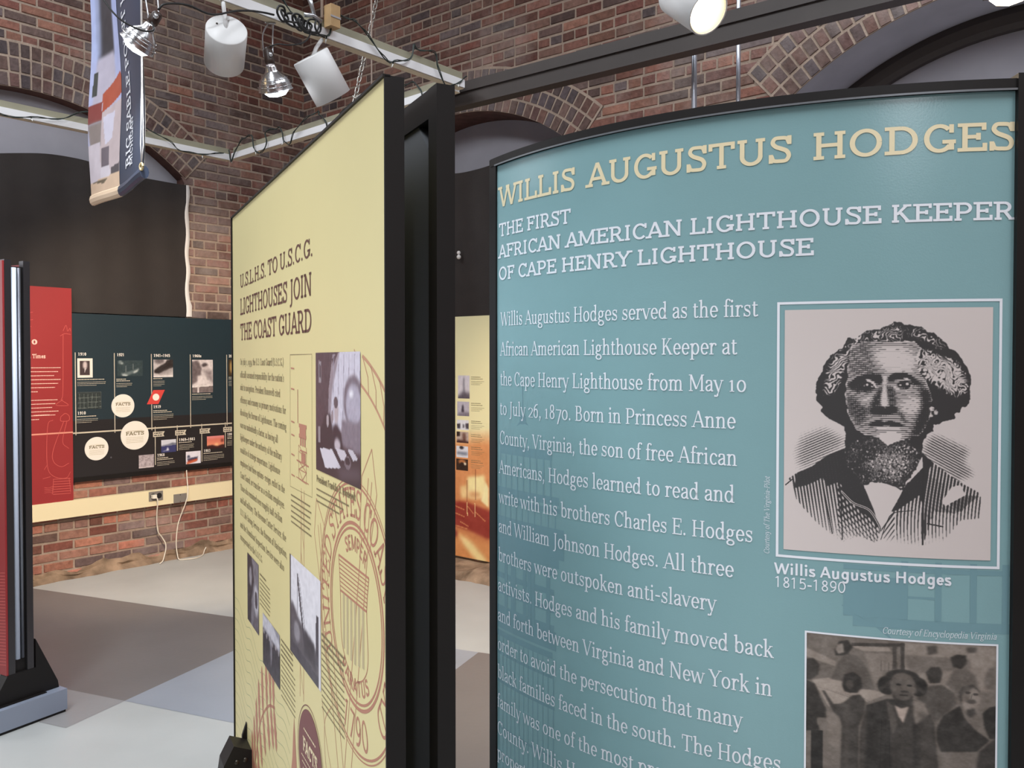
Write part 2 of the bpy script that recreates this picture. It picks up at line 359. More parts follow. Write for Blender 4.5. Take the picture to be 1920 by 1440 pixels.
# ------------------------------------------------------------------ printed pictures: a small painter, printed as a coloured grid
class Pic:
    def __init__(s, w, h, rgb=(128, 128, 128)):
        s.w, s.h = w, h; s.a = np.tile(np.array(rgb, np.float32), (h, w, 1))
        s.X, s.Y = np.meshgrid((np.arange(w) + 0.5) / w, (np.arange(h) + 0.5) / h)
    def mask(s, pts):
        P = np.array(pts, float); x, y = s.X, s.Y; m = np.zeros(x.shape, bool); n = len(P)
        y0 = max(0, int(P[:, 1].min() * s.h) - 1); y1 = min(s.h, int(P[:, 1].max() * s.h) + 2)
        xs, ys = x[y0:y1], y[y0:y1]; mm = np.zeros(xs.shape, bool)
        for i in range(n):
            (ax, ay), (bx, by) = P[i], P[(i + 1) % n]
            if ay == by: continue
            cnd = ((ay > ys) != (by > ys)) & (xs < (bx - ax) * (ys - ay) / (by - ay) + ax); mm ^= cnd
        m[y0:y1] = mm; return m.astype(np.float32)
    def blend(s, m, rgb, al=1.0): m = (m * al)[..., None]; s.a = s.a * (1 - m) + np.array(rgb, np.float32) * m
    def poly(s, pts, rgb, al=1.0, blur=0):
        m = s.mask(pts)
        if blur: m = soft(m, blur)
        s.blend(m, rgb, al)
    def ell(s, cx, cy, rx, ry, rgb, al=1.0, blur=0):
        m = ((((s.X - cx) / rx) ** 2 + ((s.Y - cy) / ry) ** 2) < 1).astype(np.float32)
        if blur: m = soft(m, blur)
        s.blend(m, rgb, al)
    def line(s, pts, wd, rgb, al=1.0):
        P = [(p[0] * s.w, p[1] * s.h) for p in pts]
        for q in ribbon(P, [wd * s.w] * len(P)): s.blend(s.mask([(p[0] / s.w, p[1] / s.h) for p in q]), rgb, al)
    def grad(s, top, bot): t = s.Y[..., None]; s.a = (np.array(top) * (1 - t) + np.array(bot) * t).astype(np.float32)
    def noise(s, amp, sc, seed=1): s.a = np.clip(s.a + (fnoise(s.h, s.w, sc, seed)[..., None] - 0.5) * 2 * amp, 0, 255)
    def mesh(s, name, fmap, u0, v0, u1, v1, matl, parent=None, corners=None):
        w, h = s.w, s.h; vs = []
        uu = np.linspace(0, 1, w); vv = np.linspace(0, 1, h)
        for j in range(h):
            for i in range(w):
                vs.append(fmap(u0 + (u1 - u0) * uu[i], v1 + (v0 - v1) * vv[j]))
        idx = np.arange(w * h).reshape(h, w)
        f = np.stack([idx[1:, :-1], idx[1:, 1:], idx[:-1, 1:], idx[:-1, :-1]], -1).reshape(-1, 4)
        me = bpy.data.meshes.new(name); me.vertices.add(w * h); me.vertices.foreach_set('co', np.array(vs, np.float32).ravel())
        me.loops.add(len(f) * 4); me.loops.foreach_set('vertex_index', f.ravel().astype(np.int32)); me.polygons.add(len(f))
        me.polygons.foreach_set('loop_start', np.arange(0, len(f) * 4, 4, dtype=np.int32))
        me.update(calc_edges=True); me.validate()
        c = np.clip(s.a / 255, 0, 1); c = np.where(c <= 0.04045, c / 12.92, ((c + 0.055) / 1.055) ** 2.4)
        at = me.color_attributes.new('print', 'FLOAT_COLOR', 'POINT')
        at.data.foreach_set('color', np.concatenate([c, np.ones((h, w, 1))], -1).astype(np.float32).ravel())
        me.materials.append(matl); o = bpy.data.objects.new(name, me); COL.objects.link(o)
        if parent: o.parent = parent
        return o
def soft(m, r):
    r = int(r)
    for ax in (0, 1):
        for _ in range(2):
            p = np.pad(m, [(r, r) if a == ax else (0, 0) for a in (0, 1)], mode='edge'); c = np.cumsum(p, ax, dtype=np.float64)
            z = np.zeros_like(np.take(c, [0], ax)); c = np.concatenate([z, c], ax); n = 2 * r + 1
            m = ((np.take(c, range(n, c.shape[ax]), ax) - np.take(c, range(0, c.shape[ax] - n), ax)) / n).astype(np.float32)
    return m
def fnoise(h, w, sc, seed):
    r = np.random.default_rng(seed); tot = np.zeros((h, w)); amp = 1; s_ = 0
    for o in range(3):
        gh, gw = int(sc * 2 ** o) + 2, int(sc * 2 ** o * w / h) + 2; g = r.random((gh + 1, gw + 1))
        y = np.linspace(0, gh - 1.001, h); x = np.linspace(0, gw - 1.001, w); yi, xi = y.astype(int), x.astype(int)
        fy, fx = (y - yi)[:, None], (x - xi)[None]; fy = fy * fy * (3 - 2 * fy); fx = fx * fx * (3 - 2 * fx)
        v = (g[yi][:, xi] * (1 - fx) + g[yi][:, xi + 1] * fx) * (1 - fy) + (g[yi + 1][:, xi] * (1 - fx) + g[yi + 1][:, xi + 1] * fx) * fy
        tot += v * amp; s_ += amp; amp *= 0.5
    return tot / s_
def mpts(l): return [(p[0] / 1000, p[1] / 1000) for p in l]
# ------------------------------------------------------------------ room shell
M_brick = mat('brick', (120, 80, 70), 0.85, attr='tone', noise=0.22, nscale=30, bump=0.6, bscale=45, spec=0.25)
nt = M_brick.node_tree; N = nt.nodes; L = nt.links          # pale lime bloom on parts of the brickwork
bs = N['Principled BSDF']; old_in = bs.inputs['Base Color'].links[0].from_socket
nz = N.new('ShaderNodeTexNoise'); nz.inputs['Scale'].default_value = 1.3; nz.inputs['Detail'].default_value = 7; nz.inputs['Roughness'].default_value = 0.65
tcn = [n for n in N if n.type == 'TEX_COORD'][0]; L.new(tcn.outputs['Object'], nz.inputs['Vector'])
mr = N.new('ShaderNodeMapRange'); mr.inputs['From Min'].default_value = 0.48; mr.inputs['From Max'].default_value = 0.72; mr.inputs['To Max'].default_value = 0.55
L.new(nz.outputs['Fac'], mr.inputs['Value'])
mixc = N.new('ShaderNodeMix'); mixc.data_type = 'RGBA'; L.new(mr.outputs[0], mixc.inputs[0]); L.new(old_in, mixc.inputs[6]); mixc.inputs[7].default_value = (*lin((176, 164, 158)), 1)
L.new(mixc.outputs[2], bs.inputs['Base Color'])
M_mortar = mat('mortar', (166, 148, 134), 0.95, noise=0.15, nscale=14, bump=0.5, bscale=80, spec=0.1)
M_soffit = mat('soffit_plaster', (176, 176, 186), 0.8, noise=0.06, nscale=6)
M_soffit_b = mat('soffit_brick', (92, 62, 54), 0.9, noise=0.25, nscale=20)
M_lunette = mat('grey_fabric', (160, 158, 166), 0.8, noise=0.05, nscale=5)
M_curtain = mat('blackout_cloth', (44, 38, 36), 0.75, noise=0.12, nscale=7, bump=0.2, bscale=200)
M_white_cloth = mat('white_cloth', (225, 220, 216), 0.8)
M_stone = mat('rubble_stone', (146, 124, 104), 0.95, noise=0.45, nscale=9, bump=1.0, bscale=22, spec=0.1)
M_ceiling = mat('ceiling_paint', (205, 205, 205), 0.9)
M_frame_dark = mat('dark_window_frame', (62, 55, 52), 0.6)

CORNER = Vector((-1.792, 7.390, 0)); DL = Vector((0.636, 0.772, 0)); NL = Vector((-0.772, 0.636, 0)); DB = Vector((0.772, -0.636, 0)); NB = Vector((0.636, 0.772, 0))
def WL(s, z, o=0.0): return tuple(CORNER + DL * s + NL * o + Vector((0, 0, z)))
def WB(r, z, o=0.0): return tuple(CORNER + DB * r + NB * o + Vector((0, 0, z)))
ARCH_R = 1.67; ARCH_HW = 1.09; APEX = 3.29; RING = 0.30
CZ = APEX - ARCH_R; SPRING = CZ + math.sqrt(ARCH_R ** 2 - ARCH_HW ** 2); HALF = math.degrees(math.asin(ARCH_HW / ARCH_R))
ROOM_H = 5.4
def arch_top(u, u0): return CZ + math.sqrt(max(0, ARCH_R ** 2 - (u - u0) ** 2))
def tone(lower=0.0, r=random):
    base = r.choice([(122, 86, 76), (114, 80, 73), (130, 90, 78), (110, 78, 70), (102, 82, 77), (120, 92, 82), (94, 82, 82), (136, 98, 84), (106, 88, 83), (114, 75, 67)])
    k = r.uniform(0.82, 1.15); return lin([min(255, max(0, c * k)) for c in base])

def brick_wall(name, F, ua, ub, arches, sill, reveals, seed):
    rnd = random.Random(seed); mb = MB(); mb.mi = 1; mb.col = lin((170, 150, 135))
    us = sorted(set([ua, ub] + [a + d for a in arches for d in (-ARCH_HW, ARCH_HW)] + [a - ARCH_HW + 2 * ARCH_HW * i / 40 for a in arches for i in range(41)]))
    us = [u for u in us if ua <= u <= ub]
    for a, b in zip(us[:-1], us[1:]):
        mid = (a + b) / 2; A = [x for x in arches if abs(mid - x) < ARCH_HW]
        if A:
            u0 = A[0]; mb.quad(F(a, 0), F(b, 0), F(b, sill), F(a, sill))
            mb.quad(F(a, arch_top(a, u0)), F(b, arch_top(b, u0)), F(b, ROOM_H), F(a, ROOM_H))
        else: mb.quad(F(a, 0), F(b, 0), F(b, ROOM_H), F(a, ROOM_H))
    for u0, dep, mi in reveals:                                # soffits, jambs and sills of the arched openings
        mb.mi = mi; us2 = [u0 - ARCH_HW + 2 * ARCH_HW * i / 40 for i in range(41)]
        for a, b in zip(us2[:-1], us2[1:]):
            mb.quad(F(a, arch_top(a, u0)), F(b, arch_top(b, u0)), F(b, arch_top(b, u0), dep), F(a, arch_top(a, u0), dep))
        for u in (u0 - ARCH_HW, u0 + ARCH_HW): mb.quad(F(u, sill), F(u, SPRING), F(u, SPRING, dep), F(u, sill, dep))
        mb.quad(F(u0 - ARCH_HW, sill), F(u0 + ARCH_HW, sill), F(u0 + ARCH_HW, sill, dep), F(u0 - ARCH_HW, sill, dep))
    def free(u, z):
        for u0 in arches:
            d = u - u0
            if abs(d) < ARCH_HW and sill < z < SPRING: return False
            rr = math.hypot(d, z - CZ); ang = abs(math.degrees(math.atan2(d, z - CZ)))
            if z >= SPRING - 0.02 and ang < HALF - 1.2 and rr < ARCH_R + RING - 0.055: return False
        return True
    mb.mi = 0; P = 0.0677; H = 0.0530; OUT = -0.006
    def runs(qs, z):
        out, run = [], []
        for q in qs:
            if free(q, z): run.append(q)
            else:
                if len(run) > 1: out.append((run[0], run[-1]))
                run = []
        if len(run) > 1: out.append((run[0], run[-1]))
        return out
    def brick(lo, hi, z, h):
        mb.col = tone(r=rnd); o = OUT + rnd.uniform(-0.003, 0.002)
        if z < 0.62:                                            # rubbed, paler bricks low down; warm lamp light also put into their colour
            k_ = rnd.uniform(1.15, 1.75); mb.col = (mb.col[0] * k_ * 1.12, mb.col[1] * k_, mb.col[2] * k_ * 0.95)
        j = [rnd.uniform(-0.002, 0.002) for _ in range(4)]
        c = 0.003
        f = [F(lo[0] + c, z + c + j[0], o), F(lo[1] - c, z + c + j[1], o), F(hi[1] - c, z + h - c + j[2], o), F(hi[0] + c, z + h - c + j[3], o)]
        g = [F(lo[0], z + j[0], 0), F(lo[1], z + j[1], 0), F(hi[1], z + h + j[2], 0), F(hi[0], z + h + j[3], 0)]
        mb.add(f + g, [(0, 1, 2, 3), (4, 5, 1, 0), (5, 6, 2, 1), (6, 7, 3, 2), (7, 4, 0, 3)])
    row = 0; z = 0.0
    while z < ROOM_H - P:
        head = row % 6 == 5; w = 0.100 if head else 0.204; u = ua - (0.05 if head else (0.0 if row % 2 else 0.102))
        while u < ub:
            a, b = max(ua, u + 0.0065), min(ub, u + w - 0.0065)
            if b - a > 0.02:
                n = max(2, int((b - a) / 0.008)); qs = [a + (b - a) * i / n for i in range(n + 1)]
                lo, hi = runs(qs, z), runs(qs, z + H)
                for r0_ in lo or [None]:
                    for r1_ in hi or [None]:
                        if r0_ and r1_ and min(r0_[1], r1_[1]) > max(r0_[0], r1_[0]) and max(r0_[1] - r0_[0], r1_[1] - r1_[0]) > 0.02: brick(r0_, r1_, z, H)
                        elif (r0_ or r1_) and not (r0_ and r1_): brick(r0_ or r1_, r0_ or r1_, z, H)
            u += w
        z += P; row += 1
    for u0 in arches:                                          # three rowlock rings of the segmental arch
        mb.mi = 1; T0, T1 = R_(HALF + 0.25), ARCH_R + RING + 0.004   # mortar bed of the rings, proud of the wall bricks
        for i in range(40):
            a, b = -T0 + 2 * T0 * i / 40, -T0 + 2 * T0 * (i + 1) / 40; q = lambda rr, t, o: F(u0 + rr * math.sin(t), CZ + rr * math.cos(t), o)
            mb.quad(q(ARCH_R, a, -0.010), q(ARCH_R, b, -0.010), q(T1, b, -0.010), q(T1, a, -0.010)); mb.quad(q(T1, a, -0.010), q(T1, b, -0.010), q(T1, b, 0), q(T1, a, 0)); mb.quad(q(ARCH_R, a, -0.010), q(ARCH_R, b, -0.010), q(ARCH_R, b, 0), q(ARCH_R, a, 0))
        mb.mi = 0
        for ring in range(3):
            r0 = ARCH_R + ring * 0.1 + 0.002; r1 = r0 + 0.085; nb = int(2 * R_(HALF) * (r0 + 0.05) / 0.0672); off = 0.0
            for i in range(nb):
                a = -R_(HALF) + 2 * R_(HALF) * (i + 0.10) / nb; b = -R_(HALF) + 2 * R_(HALF) * (i + 0.90) / nb
                k_ = rnd.uniform(0.88, 1.12); mb.col = lin([c * k_ for c in rnd.choice([(104, 84, 78), (94, 80, 78), (114, 86, 78), (100, 76, 72), (88, 78, 80)])]); o = -0.0155 + rnd.uniform(-0.002, 0.002)
                pt = lambda rr, t, oo: F(u0 + rr * math.sin(t), CZ + rr * math.cos(t), oo)
                e_ = 0.03 * (b - a); f = [pt(r0 + 0.002, a + e_, o), pt(r0 + 0.002, b - e_, o), pt(r1 - 0.002, b - e_, o), pt(r1 - 0.002, a + e_, o)]; g = [pt(r0, a, -0.009), pt(r0, b, -0.009), pt(r1, b, -0.009), pt(r1, a, -0.009)]
                mb.add(f + g, [(0, 1, 2, 3), (4, 5, 1, 0), (5, 6, 2, 1), (6, 7, 3, 2), (7, 4, 0, 3)])
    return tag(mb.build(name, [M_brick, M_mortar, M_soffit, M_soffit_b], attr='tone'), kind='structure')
A_LEFT = -2.20; A_ONE = 1.78; A_TWO = 5.33
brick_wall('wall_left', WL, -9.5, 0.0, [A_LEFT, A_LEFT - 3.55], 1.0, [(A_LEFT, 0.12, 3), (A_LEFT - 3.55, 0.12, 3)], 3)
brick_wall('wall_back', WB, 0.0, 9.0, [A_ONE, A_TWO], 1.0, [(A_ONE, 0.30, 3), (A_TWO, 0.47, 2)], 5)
for nm, pts in (('wall_right', [WB(9, 0), WB(9, 0, -9.5), WB(9, ROOM_H, -9.5), WB(9, ROOM_H)]), ('wall_front', [WL(-9.5, 0), WL(-9.5, 0, -9), WL(-9.5, ROOM_H, -9), WL(-9.5, ROOM_H)])):
    mb = MB(); mb.quad(*pts); tag(mb.build(nm, mat('far_' + nm, (120, 92, 82), 0.9, noise=0.2, nscale=8)), kind='structure')
mb = MB(); mb.quad(WL(0, ROOM_H), WL(-9.5, ROOM_H), WL(-9.5, ROOM_H, -9), WL(0, ROOM_H, -9)); tag(mb.build('ceiling', M_ceiling), kind='structure')
# painted floor
M_fl = mat('floor_paint_white', (182, 184, 182), 0.42, noise=0.05, nscale=3, bump=0.05, bscale=40)
M_fd = mat('floor_paint_taupe', (120, 115, 114), 0.42, noise=0.05, nscale=3, bump=0.05, bscale=40)
M_fb = mat('floor_paint_blue_grey', (152, 157, 166), 0.42, noise=0.05, nscale=3, bump=0.05, bscale=40)
M_fm = mat('floor_paint_mid_grey', (150, 148, 148), 0.42, noise=0.05, nscale=3, bump=0.05, bscale=40)
TU = Vector((0.9245, -0.381, 0)); TV = Vector((0.381, 0.9245, 0))
mb = MB(); mb.quad(WL(0.02, 0), WL(-9.5, 0), WL(-9.5, 0, -9), WL(0.02, 0, -9))
def patch(mi, u0, u1, v0, v1):
    mb.mi = mi; mb.quad(*[tuple(TU * u + TV * v + Vector((0, 0, 0.0008))) for u, v in ((u0, v0), (u1, v0), (u1, v1), (u0, v1))])
patch(1, -5.2, -3.0, 2.80, 3.965); patch(2, -3.0, -1.82, 2.80, 3.965); patch(1, -1.82, 2.9, 1.64, 3.965); patch(3, -4.7, -3.0, 2.50, 2.80); patch(2, -4.0, -2.9, 5.20, 5.9)
tag(mb.build('floor', [M_fl, M_fd, M_fb, M_fm]), kind='structure')
# rubble footings at the foot of the brick walls
def footing(name, F, a, b, prof, seed):
    r = random.Random(seed); mb = MB(); n = int((b - a) / 0.045); rows = []
    for i in range(n + 1):
        u = a + (b - a) * i / n
        w1 = 0.6 * math.sin(u * 9.1 + seed) + 0.5 * math.sin(u * 23.7) + 0.3 * r.uniform(-1, 1)
        rows.append([F(u, max(0.0, z + w1 * jz), -o - (0.6 * math.sin(u * 17 + k_ * 2) + 0.5 * r.uniform(-1, 1)) * jo) for k_, (o, z, jz, jo) in enumerate(prof)])
    for p, q in zip(rows[:-1], rows[1:]):
        for k in range(len(prof) - 1): mb.quad(p[k], q[k], q[k + 1], p[k + 1])
    return tag(mb.build(name, M_stone), kind='structure')
footing('trim_1', WL, -4.5, 0.0, [(0.0, 0.075, 0.03, 0), (0.010, 0.07, 0.03, 0.004), (0.016, 0.045, 0.02, 0.01), (0.02, 0.03, 0.012, 0.01), (0.05, 0.0, 0, 0.012)], 4)
footing('trim_2', WB, 0.0, 4.6, [(0.0, 0.06, 0.01, 0), (0.06, 0.06, 0.02, 0.01), (0.14, 0.05, 0.02, 0.02), (0.22, 0.045, 0.02, 0.02), (0.27, 0.02, 0.015, 0.02), (0.31, 0.0, 0, 0.015)], 6)
# arched openings: grey lunettes behind, dark window frame in the right-hand one
def lunette(name, F, u0, dep, z0):
    mb = MB(); us = [u0 - ARCH_HW + 2 * ARCH_HW * i / 30 for i in range(31)]
    for a, b in zip(us[:-1], us[1:]):
        mb.quad(F(a, z0, dep), F(b, z0, dep), F(b, arch_top(b, u0), dep), F(a, arch_top(a, u0), dep))
    return tag(mb.build(name, M_lunette), kind='structure')
lunette('window_1', WL, A_LEFT, 0.11, 1.0); lunette('window_2', WB, A_ONE, 0.29, 1.0); w3 = lunette('window_3', WB, A_TWO, 0.46, 1.0); lunette('window_4', WL, A_LEFT - 3.55, 0.11, 1.0)
mb = MB(); pr = []
for i in range(33):
    t = R_(-HALF) + 2 * R_(HALF) * i / 32
    pr.append([WB(A_TWO + rr * math.sin(t), CZ + rr * math.cos(t), o) for rr, o in ((ARCH_R, 0.40), (ARCH_R - 0.04, 0.385), (ARCH_R - 0.085, 0.395), (ARCH_R - 0.11, 0.42), (ARCH_R - 0.11, 0.46))])
mb.sm = True
for p, q in zip(pr[:-1], pr[1:]):
    for k in range(4): mb.quad(p[k], q[k], q[k + 1], p[k + 1])
mb.build('window_frame', M_frame_dark, w3)

# ------------------------------------------------------------------ blackout curtains
def curtain(name, F, a, b, z0, top, o, seed, label):
    r = random.Random(seed); mb = MB(); mb.sm = True; n = int((b - a) / 0.02); m = 14; ph = [r.uniform(0, 6.28) for _ in range(3)]; V = []
    for i in range(n + 1):
        u = a + (b - a) * i / n
        for j in range(m + 1):
            z = z0 + (top(u) - z0) * j / m
            w = 0.005 * math.sin(u * 9 + ph[0]) + 0.003 * math.sin(u * 23 + ph[1] + z * 1.5) + 0.003 * math.sin(u * 5 + z * 4 + ph[2])
            V.append(F(u, z, -o - 0.013 + w))
    mb.add(V, [(i * (m + 1) + j, (i + 1) * (m + 1) + j, (i + 1) * (m + 1) + j + 1, i * (m + 1) + j + 1) for i in range(n) for j in range(m)])
    t = empty(name, F((a + b) / 2, z0, -o), 0, label, 'curtain'); c = mb.build('cloth', M_curtain, t); c.location = -t.location; return t
c1 = curtain('blackout_curtain', WL, -3.29, -1.105, 1.832, lambda u: 2.845 + (0.05 * math.sin((u + 2.35) * 4.2) * (1 if u < -1.7 else 0.2)), 0.0, 1, 'dark brown curtain in the brick arch above the navy timeline panel')
mb = MB(); mb.sm = True; vs = []
for j in range(25):
    z = 2.835 - j * (2.835 - 1.835) / 24; k = 0.024 + 0.005 * math.sin(j * 1.3) + (0.025 if j > 21 else 0); d = 0.006 * math.sin(j * 0.9)
    vs += [WL(-1.112 + d, z, -0.012), WL(-1.10 + d + k * 0.5, z, -0.026), WL(-1.112 + d + k, z, -0.012)]
mb.add(vs, [(j * 3 + i, j * 3 + i + 1, j * 3 + i + 4, j * 3 + i + 3) for j in range(24) for i in range(2)])
e = mb.build('white_edge', M_white_cloth, c1); e.location = -c1.location; tag(e, 'white edge of the curtain')
curtain('blackout_curtain', WB, 0.70, 2.86, 1.60, lambda u: 2.868 + 0.012 * math.sin(u * 9), 0.0, 2, 'black curtain in the arch behind the gap beside the teal panel')
# ------------------------------------------------------------------ artwork of the two large pictures (print coordinates, per mille)
PORTRAIT = {
 'HAIR': [(303,482),(261,464),(210,440),(180,416),(188,396),(164,377),(157,338),(162,303),(176,274),(191,244),(205,215),(231,190),(260,171),(283,156),(295,139),(329,119),(364,107),(405,93),(451,81),(508,74),(536,57),(570,60),(585,70),(610,65),(633,77),(666,77),(689,94),(717,96),(740,115),(762,129),(785,146),(791,162),(819,169),(841,188),(858,216),(878,235),(895,268),(899,296),(894,329),(895,361),(879,388),(852,409),(814,436),(765,453),(726,464),(716,488),(694,507),(677,527),(670,565),(671,589),(649,633),(605,691),(578,736),(549,718),(503,705),(457,699),(399,718),(369,690),(333,667),(309,643),(302,600),(302,570),(306,516)],
 'FACE': [(319,185),(336,151),(371,129),(521,132),(634,136),(663,160),(641,194),(654,251),(683,288),(712,345),(716,393),(698,459),(660,508),(610,524),(576,529),(508,553),(461,522),(403,514),(350,486),(319,428),(303,351),(312,273)],
 'FORE': [(441,175),(521,156),(601,170),(633,203),(626,260),(569,256),(512,254),(454,218)],
 'FOREL': [(325,161),(429,132),(442,204),(455,257),(327,273)],
 'BROWL': [(325,307),(351,280),(409,265),(469,266),(481,290),(467,310),(432,286),(386,291),(340,321)],
 'SOCKL': [(316,302),(386,287),(432,291),(456,320),(410,335),(358,335),(317,321)],
 'LIDL': [(395,286),(418,287),(441,298),(456,322),(448,322),(433,303),(409,294)],
 'EYEL': [(386,311),(401,301),(427,303),(448,320),(422,326),(396,324)],
 'BROWR': [(504,285),(529,264),(581,257),(615,270),(652,296),(675,310),(638,308),(593,282),(541,285),(519,295)],
 'EYER': [(548,309),(564,295),(598,292),(633,308),(599,322),(565,319)],
 'LIDR': [(576,282),(598,280),(621,291),(598,289)],
 'UNDR': [(539,299),(548,319),(577,333),(622,332),(588,340),(548,333),(531,314)],
 'NOSE': [(484,269),(502,269),(497,310),(502,348),(508,386),(493,399),(474,389),(478,348),(485,310)],
 'NOSEL': [(485,310),(478,348),(474,387),(447,402),(423,402),(434,368),(457,334)],
 'NOSER': [(503,309),(543,333),(549,376),(538,391),(510,386),(502,348)],
 'MOUST': [(421,422),(429,402),(464,394),(493,402),(527,393),(553,398),(550,417),(516,427),(470,428)],
 'MOUTH': [(414,473),(436,458),(465,451),(488,459),(517,453),(551,458),(586,469),(552,476),(494,471),(448,477)],
 'LIP': [(440,482),(494,474),(577,475),(546,487),(466,489)],
 'CHIN': [(466,503),(518,495),(572,500),(570,529),(508,553),(467,525)],
 'CHEEKR': [(561,371),(606,356),(656,355),(655,398),(624,428),(591,433),(573,409)],
 'FOLDR': [(550,400),(579,424),(597,462),(586,462),(568,429)],
 'CHEEKL': [(359,369),(411,359),(456,332),(434,368),(400,388)],
 'DARKL': [(308,351),(347,370),(412,402),(413,446),(367,476),(325,428)],
 'JAWR': [(661,308),(712,345),(716,393),(698,459),(660,508),(610,524),(642,461),(669,393)],
 'HLEFT': [(260,180),(316,173),(309,229),(280,273),(252,337),(205,350),(212,288),(229,229)],
 'HRIGHT': [(658,170),(714,181),(770,205),(820,212),(851,249),(879,296),(875,334),(834,346),(784,330),(734,307),(682,269),(645,232)],
 'HTOP': [(301,161),(359,117),(451,88),(542,69),(588,98),(577,127),(509,127),(428,122),(359,136),(313,166)],
 'HTOPR': [(599,79),(684,94),(740,127),(774,160),(747,160),(679,127),(611,113)],
 'EAR': [(705,402),(719,390),(747,406),(734,430),(706,438)],
 'BEARD': [(403,519),(461,525),(508,555),(576,529),(610,526),(627,552),(667,570),(646,633),(605,687),(578,731),(549,713),(503,700),(456,697),(399,713),(369,685),(333,662),(312,638),(305,585),(333,545)],
 'BEARDW': [(417,606),(462,571),(519,560),(588,577),(629,619),(613,662),(568,693),(523,690),(453,678),(406,655)],
 'JACKL': [(302,568),(252,586),(199,610),(146,644),(68,676),(23,702),(41,717),(51,741),(64,785),(108,828),(163,875),(242,926),(290,953),(377,924),(460,949),(477,895),(445,814),(396,718),(369,690),(309,643)],
 'JACKR': [(673,579),(724,616),(832,683),(937,729),(951,750),(945,834),(858,843),(777,928),(677,952),(563,944),(500,942),(476,895),(514,830),(575,741),(605,696),(646,637)],
 'SOLIDL': [(302,568),(252,586),(199,610),(146,644),(68,676),(51,741),(123,724),(195,691),(219,725),(284,703),(303,761),(375,817),(434,853),(458,886),(469,871),(439,804),(396,718),(369,690),(309,643)],
 'SOLIDR': [(673,579),(724,616),(692,660),(681,794),(660,747),(560,809),(526,820),(514,830),(575,741),(605,696),(646,637)],
 'LAPR': [(678,646),(692,660),(782,704),(767,771),(857,805),(829,816),(729,811),(682,937)],
 'WHITER': [(767,771),(810,713),(854,702),(877,743),(801,779),(784,790)],
 'NOTCHR': [(801,779),(877,743),(943,745),(894,775),(857,810)],
 'SHIRT': [(396,718),(457,701),(503,706),(549,719),(575,743),(526,820),(478,890),(445,814)],
 'COLLAR': [(672,591),(676,636),(608,699),(600,692),(646,635)],
 'BGL': [(95,531),(208,494),(304,541),(199,608),(86,656),(72,591)],
 'BGR': [(716,511),(778,524),(889,564),(863,612),(913,662),(832,683),(676,574)],
 'LINEA': [(285,747),(294,943)],
 'LINEB': [(195,711),(245,921)],
 'LINEC': [(678,646),(678,947)],
 'LINED': [(291,747),(345,789),(422,815),(469,871),(477,895)],
 'LINEE': [(479,933),(504,869),(537,824),(634,810)],
 'POCK': [(697,860),(775,871)],
}
